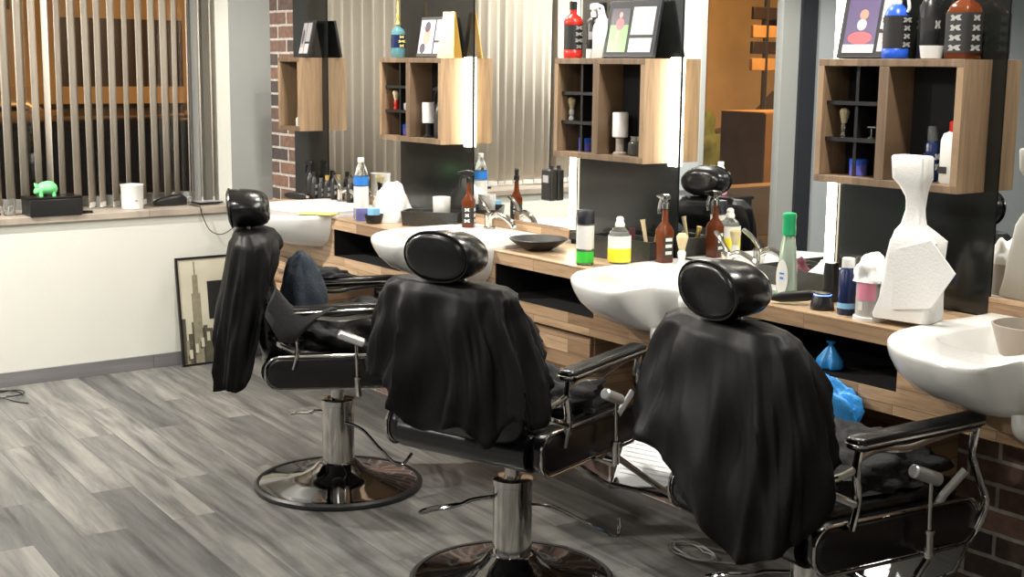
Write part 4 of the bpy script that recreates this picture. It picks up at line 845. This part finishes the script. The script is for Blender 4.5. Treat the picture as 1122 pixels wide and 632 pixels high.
car((-2.6, -.2, GZ), R(90), M['cardark'], 'black car parked just outside the window')
car((-2.6, -5.2, GZ), R(90), M['cardark'], 'black car parked outside left of the glazed door').location.x = -5.6
car((-7.2, .1, GZ), R(84), M['carlight'], 'pale car on the far side of the street behind the blinds')
car((-7.4, -13.6, GZ), R(90), M['cardark'], 'dark car reflected in the mirror behind the sign post')
t = thing('sign_post', 'street post with four direction boards', 'sign', (-6.2, -10.7, GZ)); MB().tube([(0, 0, 0), (0, 0, 2.75)], .04).build('post', M['frame_dark'], t, True)
for k, z in enumerate((1.75, 1.98, 2.2, 2.45)): MB().box(-.03, .03, -.34, .28, z, z + .17).build('board', M['stone_d'] if k % 2 else M['crate'], t, bevel=.01)
t = thing('timber_crate', 'big plank crate standing on the pavement outside the door', 'crate', (-4.2, -8.75, GZ)); MB().box(-.35, .35, -.55, .55, 0, 1.28).build('body', M['crate'], t, bevel=.01)
for k in range(6): MB().box(.35, .37, -.54 + k * .185, -.38 + k * .185, .02, 1.26).build('plank', M['crate'], t)
tag(B('low_street_wall', -3.2, -2.95, -12, -4.6, GZ, .42, M['stone'], bevel=.01), 'low orange lit wall outside the glazed door', 'wall')
lump('street_hedge', 'small hedge beyond the low wall outside the door', 'hedge', (-6.0, -8.9, GZ), 0, .6, .9, 1.05, M['leaf'], 3.3, .4, 12)
def streetlamp(loc, lab, P):
    t = thing('street_lamp', lab, 'street lamp', loc, 0, 'street lamps'); MB().tube([(0, 0, 0), (0, 0, 5.2), (-.2, 0, 5.5), (-.9, 0, 5.6)], [.07, .05, .045, .04]).build('pole', M['frame_dark'], t, True); MB().box(-1.3, -.85, -.12, .12, 5.55, 5.65).build('lamp_head', M['frame_dark'], t, bevel=.02)
    L_ = bpy.data.lights.new('sodium_lamp', 'AREA'); L_.shape = 'RECTANGLE'; L_.size = .4; L_.size_y = .2; L_.energy = P; L_.color = (1, .50, .16)
    o = bpy.data.objects.new('sodium_lamp', L_); C.objects.link(o); o.location = (loc[0] - 1.05, loc[1], loc[2] + 5.53); o.rotation_euler = (0, R(38), 0); L_.spread = R(120)
streetlamp((-1.2, 3.9, GZ), 'street lamp beside the front window', 330)
streetlamp((-1.6, -9.9, GZ), 'street lamp beyond the glazed door', 700)

# ------------------------------------------------------------------ ceiling lamps
def spot(x, y, P, col=(1, .95, .87), ang=None, tilt=(0, 0)):
    t = thing('ceiling_spot', 'round recessed ceiling lamp', 'ceiling lamp', (x, y, RH), 0, 'recessed ceiling lamps')
    MB().lathe([(.075, 0), (.075, -.012), (.055, -.012), (.055, -.004)], seg=32).build('rim', M['white_pl'], t, True)
    MB().lathe([(.054, -.004), (.054, -.006)], seg=32).build('lens', M['lamp'], t)
    L_ = bpy.data.lights.new('spot_light', 'SPOT'); L_.energy = P; L_.color = col; L_.spot_size = R(ang or 168); L_.spot_blend = .3; L_.shadow_soft_size = .05
    o = bpy.data.objects.new('spot_light', L_); C.objects.link(o); o.location = (x, y, RH - .03); o.rotation_euler = (R(tilt[0]), R(tilt[1]), 0)
spot(.85, -2.55, 330)
spot(3.0, -2.6, 70)
spot(5.2, -2.9, 35)
spot(1.55, -.38, 45); spot(2.37, -.38, 55); spot(3.69, -.38, 55); spot(4.85, -.55, 75)
spot(2.2, -5.2, 120); spot(5.6, -5.4, 50)  # first lamp here is added to brighten the walls the mirrors show

W = bpy.data.worlds.new('night'); S.world = W; W.use_nodes = True
W.node_tree.nodes['Background'].inputs[0].default_value = (.05, .03, .012, 1); W.node_tree.nodes['Background'].inputs[1].default_value = 1

# ------------------------------------------------------------------ camera
cam = bpy.data.cameras.new('camera'); co = bpy.data.objects.new('camera', cam); C.objects.link(co)
r_ = Vector((.59534228, .8033983, .01089704)); d_ = Vector((.13860362, -.08933144, -.98631077)); f_ = Vector((-.79142694, .58870287, -.1645367))
u_ = -d_; b_ = -f_
co.matrix_world = Matrix(((r_.x, u_.x, b_.x, 6.8875), (r_.y, u_.y, b_.y, -3.4167), (r_.z, u_.z, b_.z, 1.65), (0, 0, 0, 1)))
cam.sensor_width = 36; cam.lens = 36 * 1458.23 / 1122; cam.clip_start = .05; cam.clip_end = 80
S.camera = co
S.view_settings.view_transform = 'Standard'; S.view_settings.look = 'None'; S.view_settings.gamma = 1; S.view_settings.use_curve_mapping = False
S.view_settings.exposure = .35
S.cycles.max_bounces = 10; S.cycles.use_denoising = True; S.cycles.caustics_refractive = False; S.cycles.sample_clamp_indirect = 6
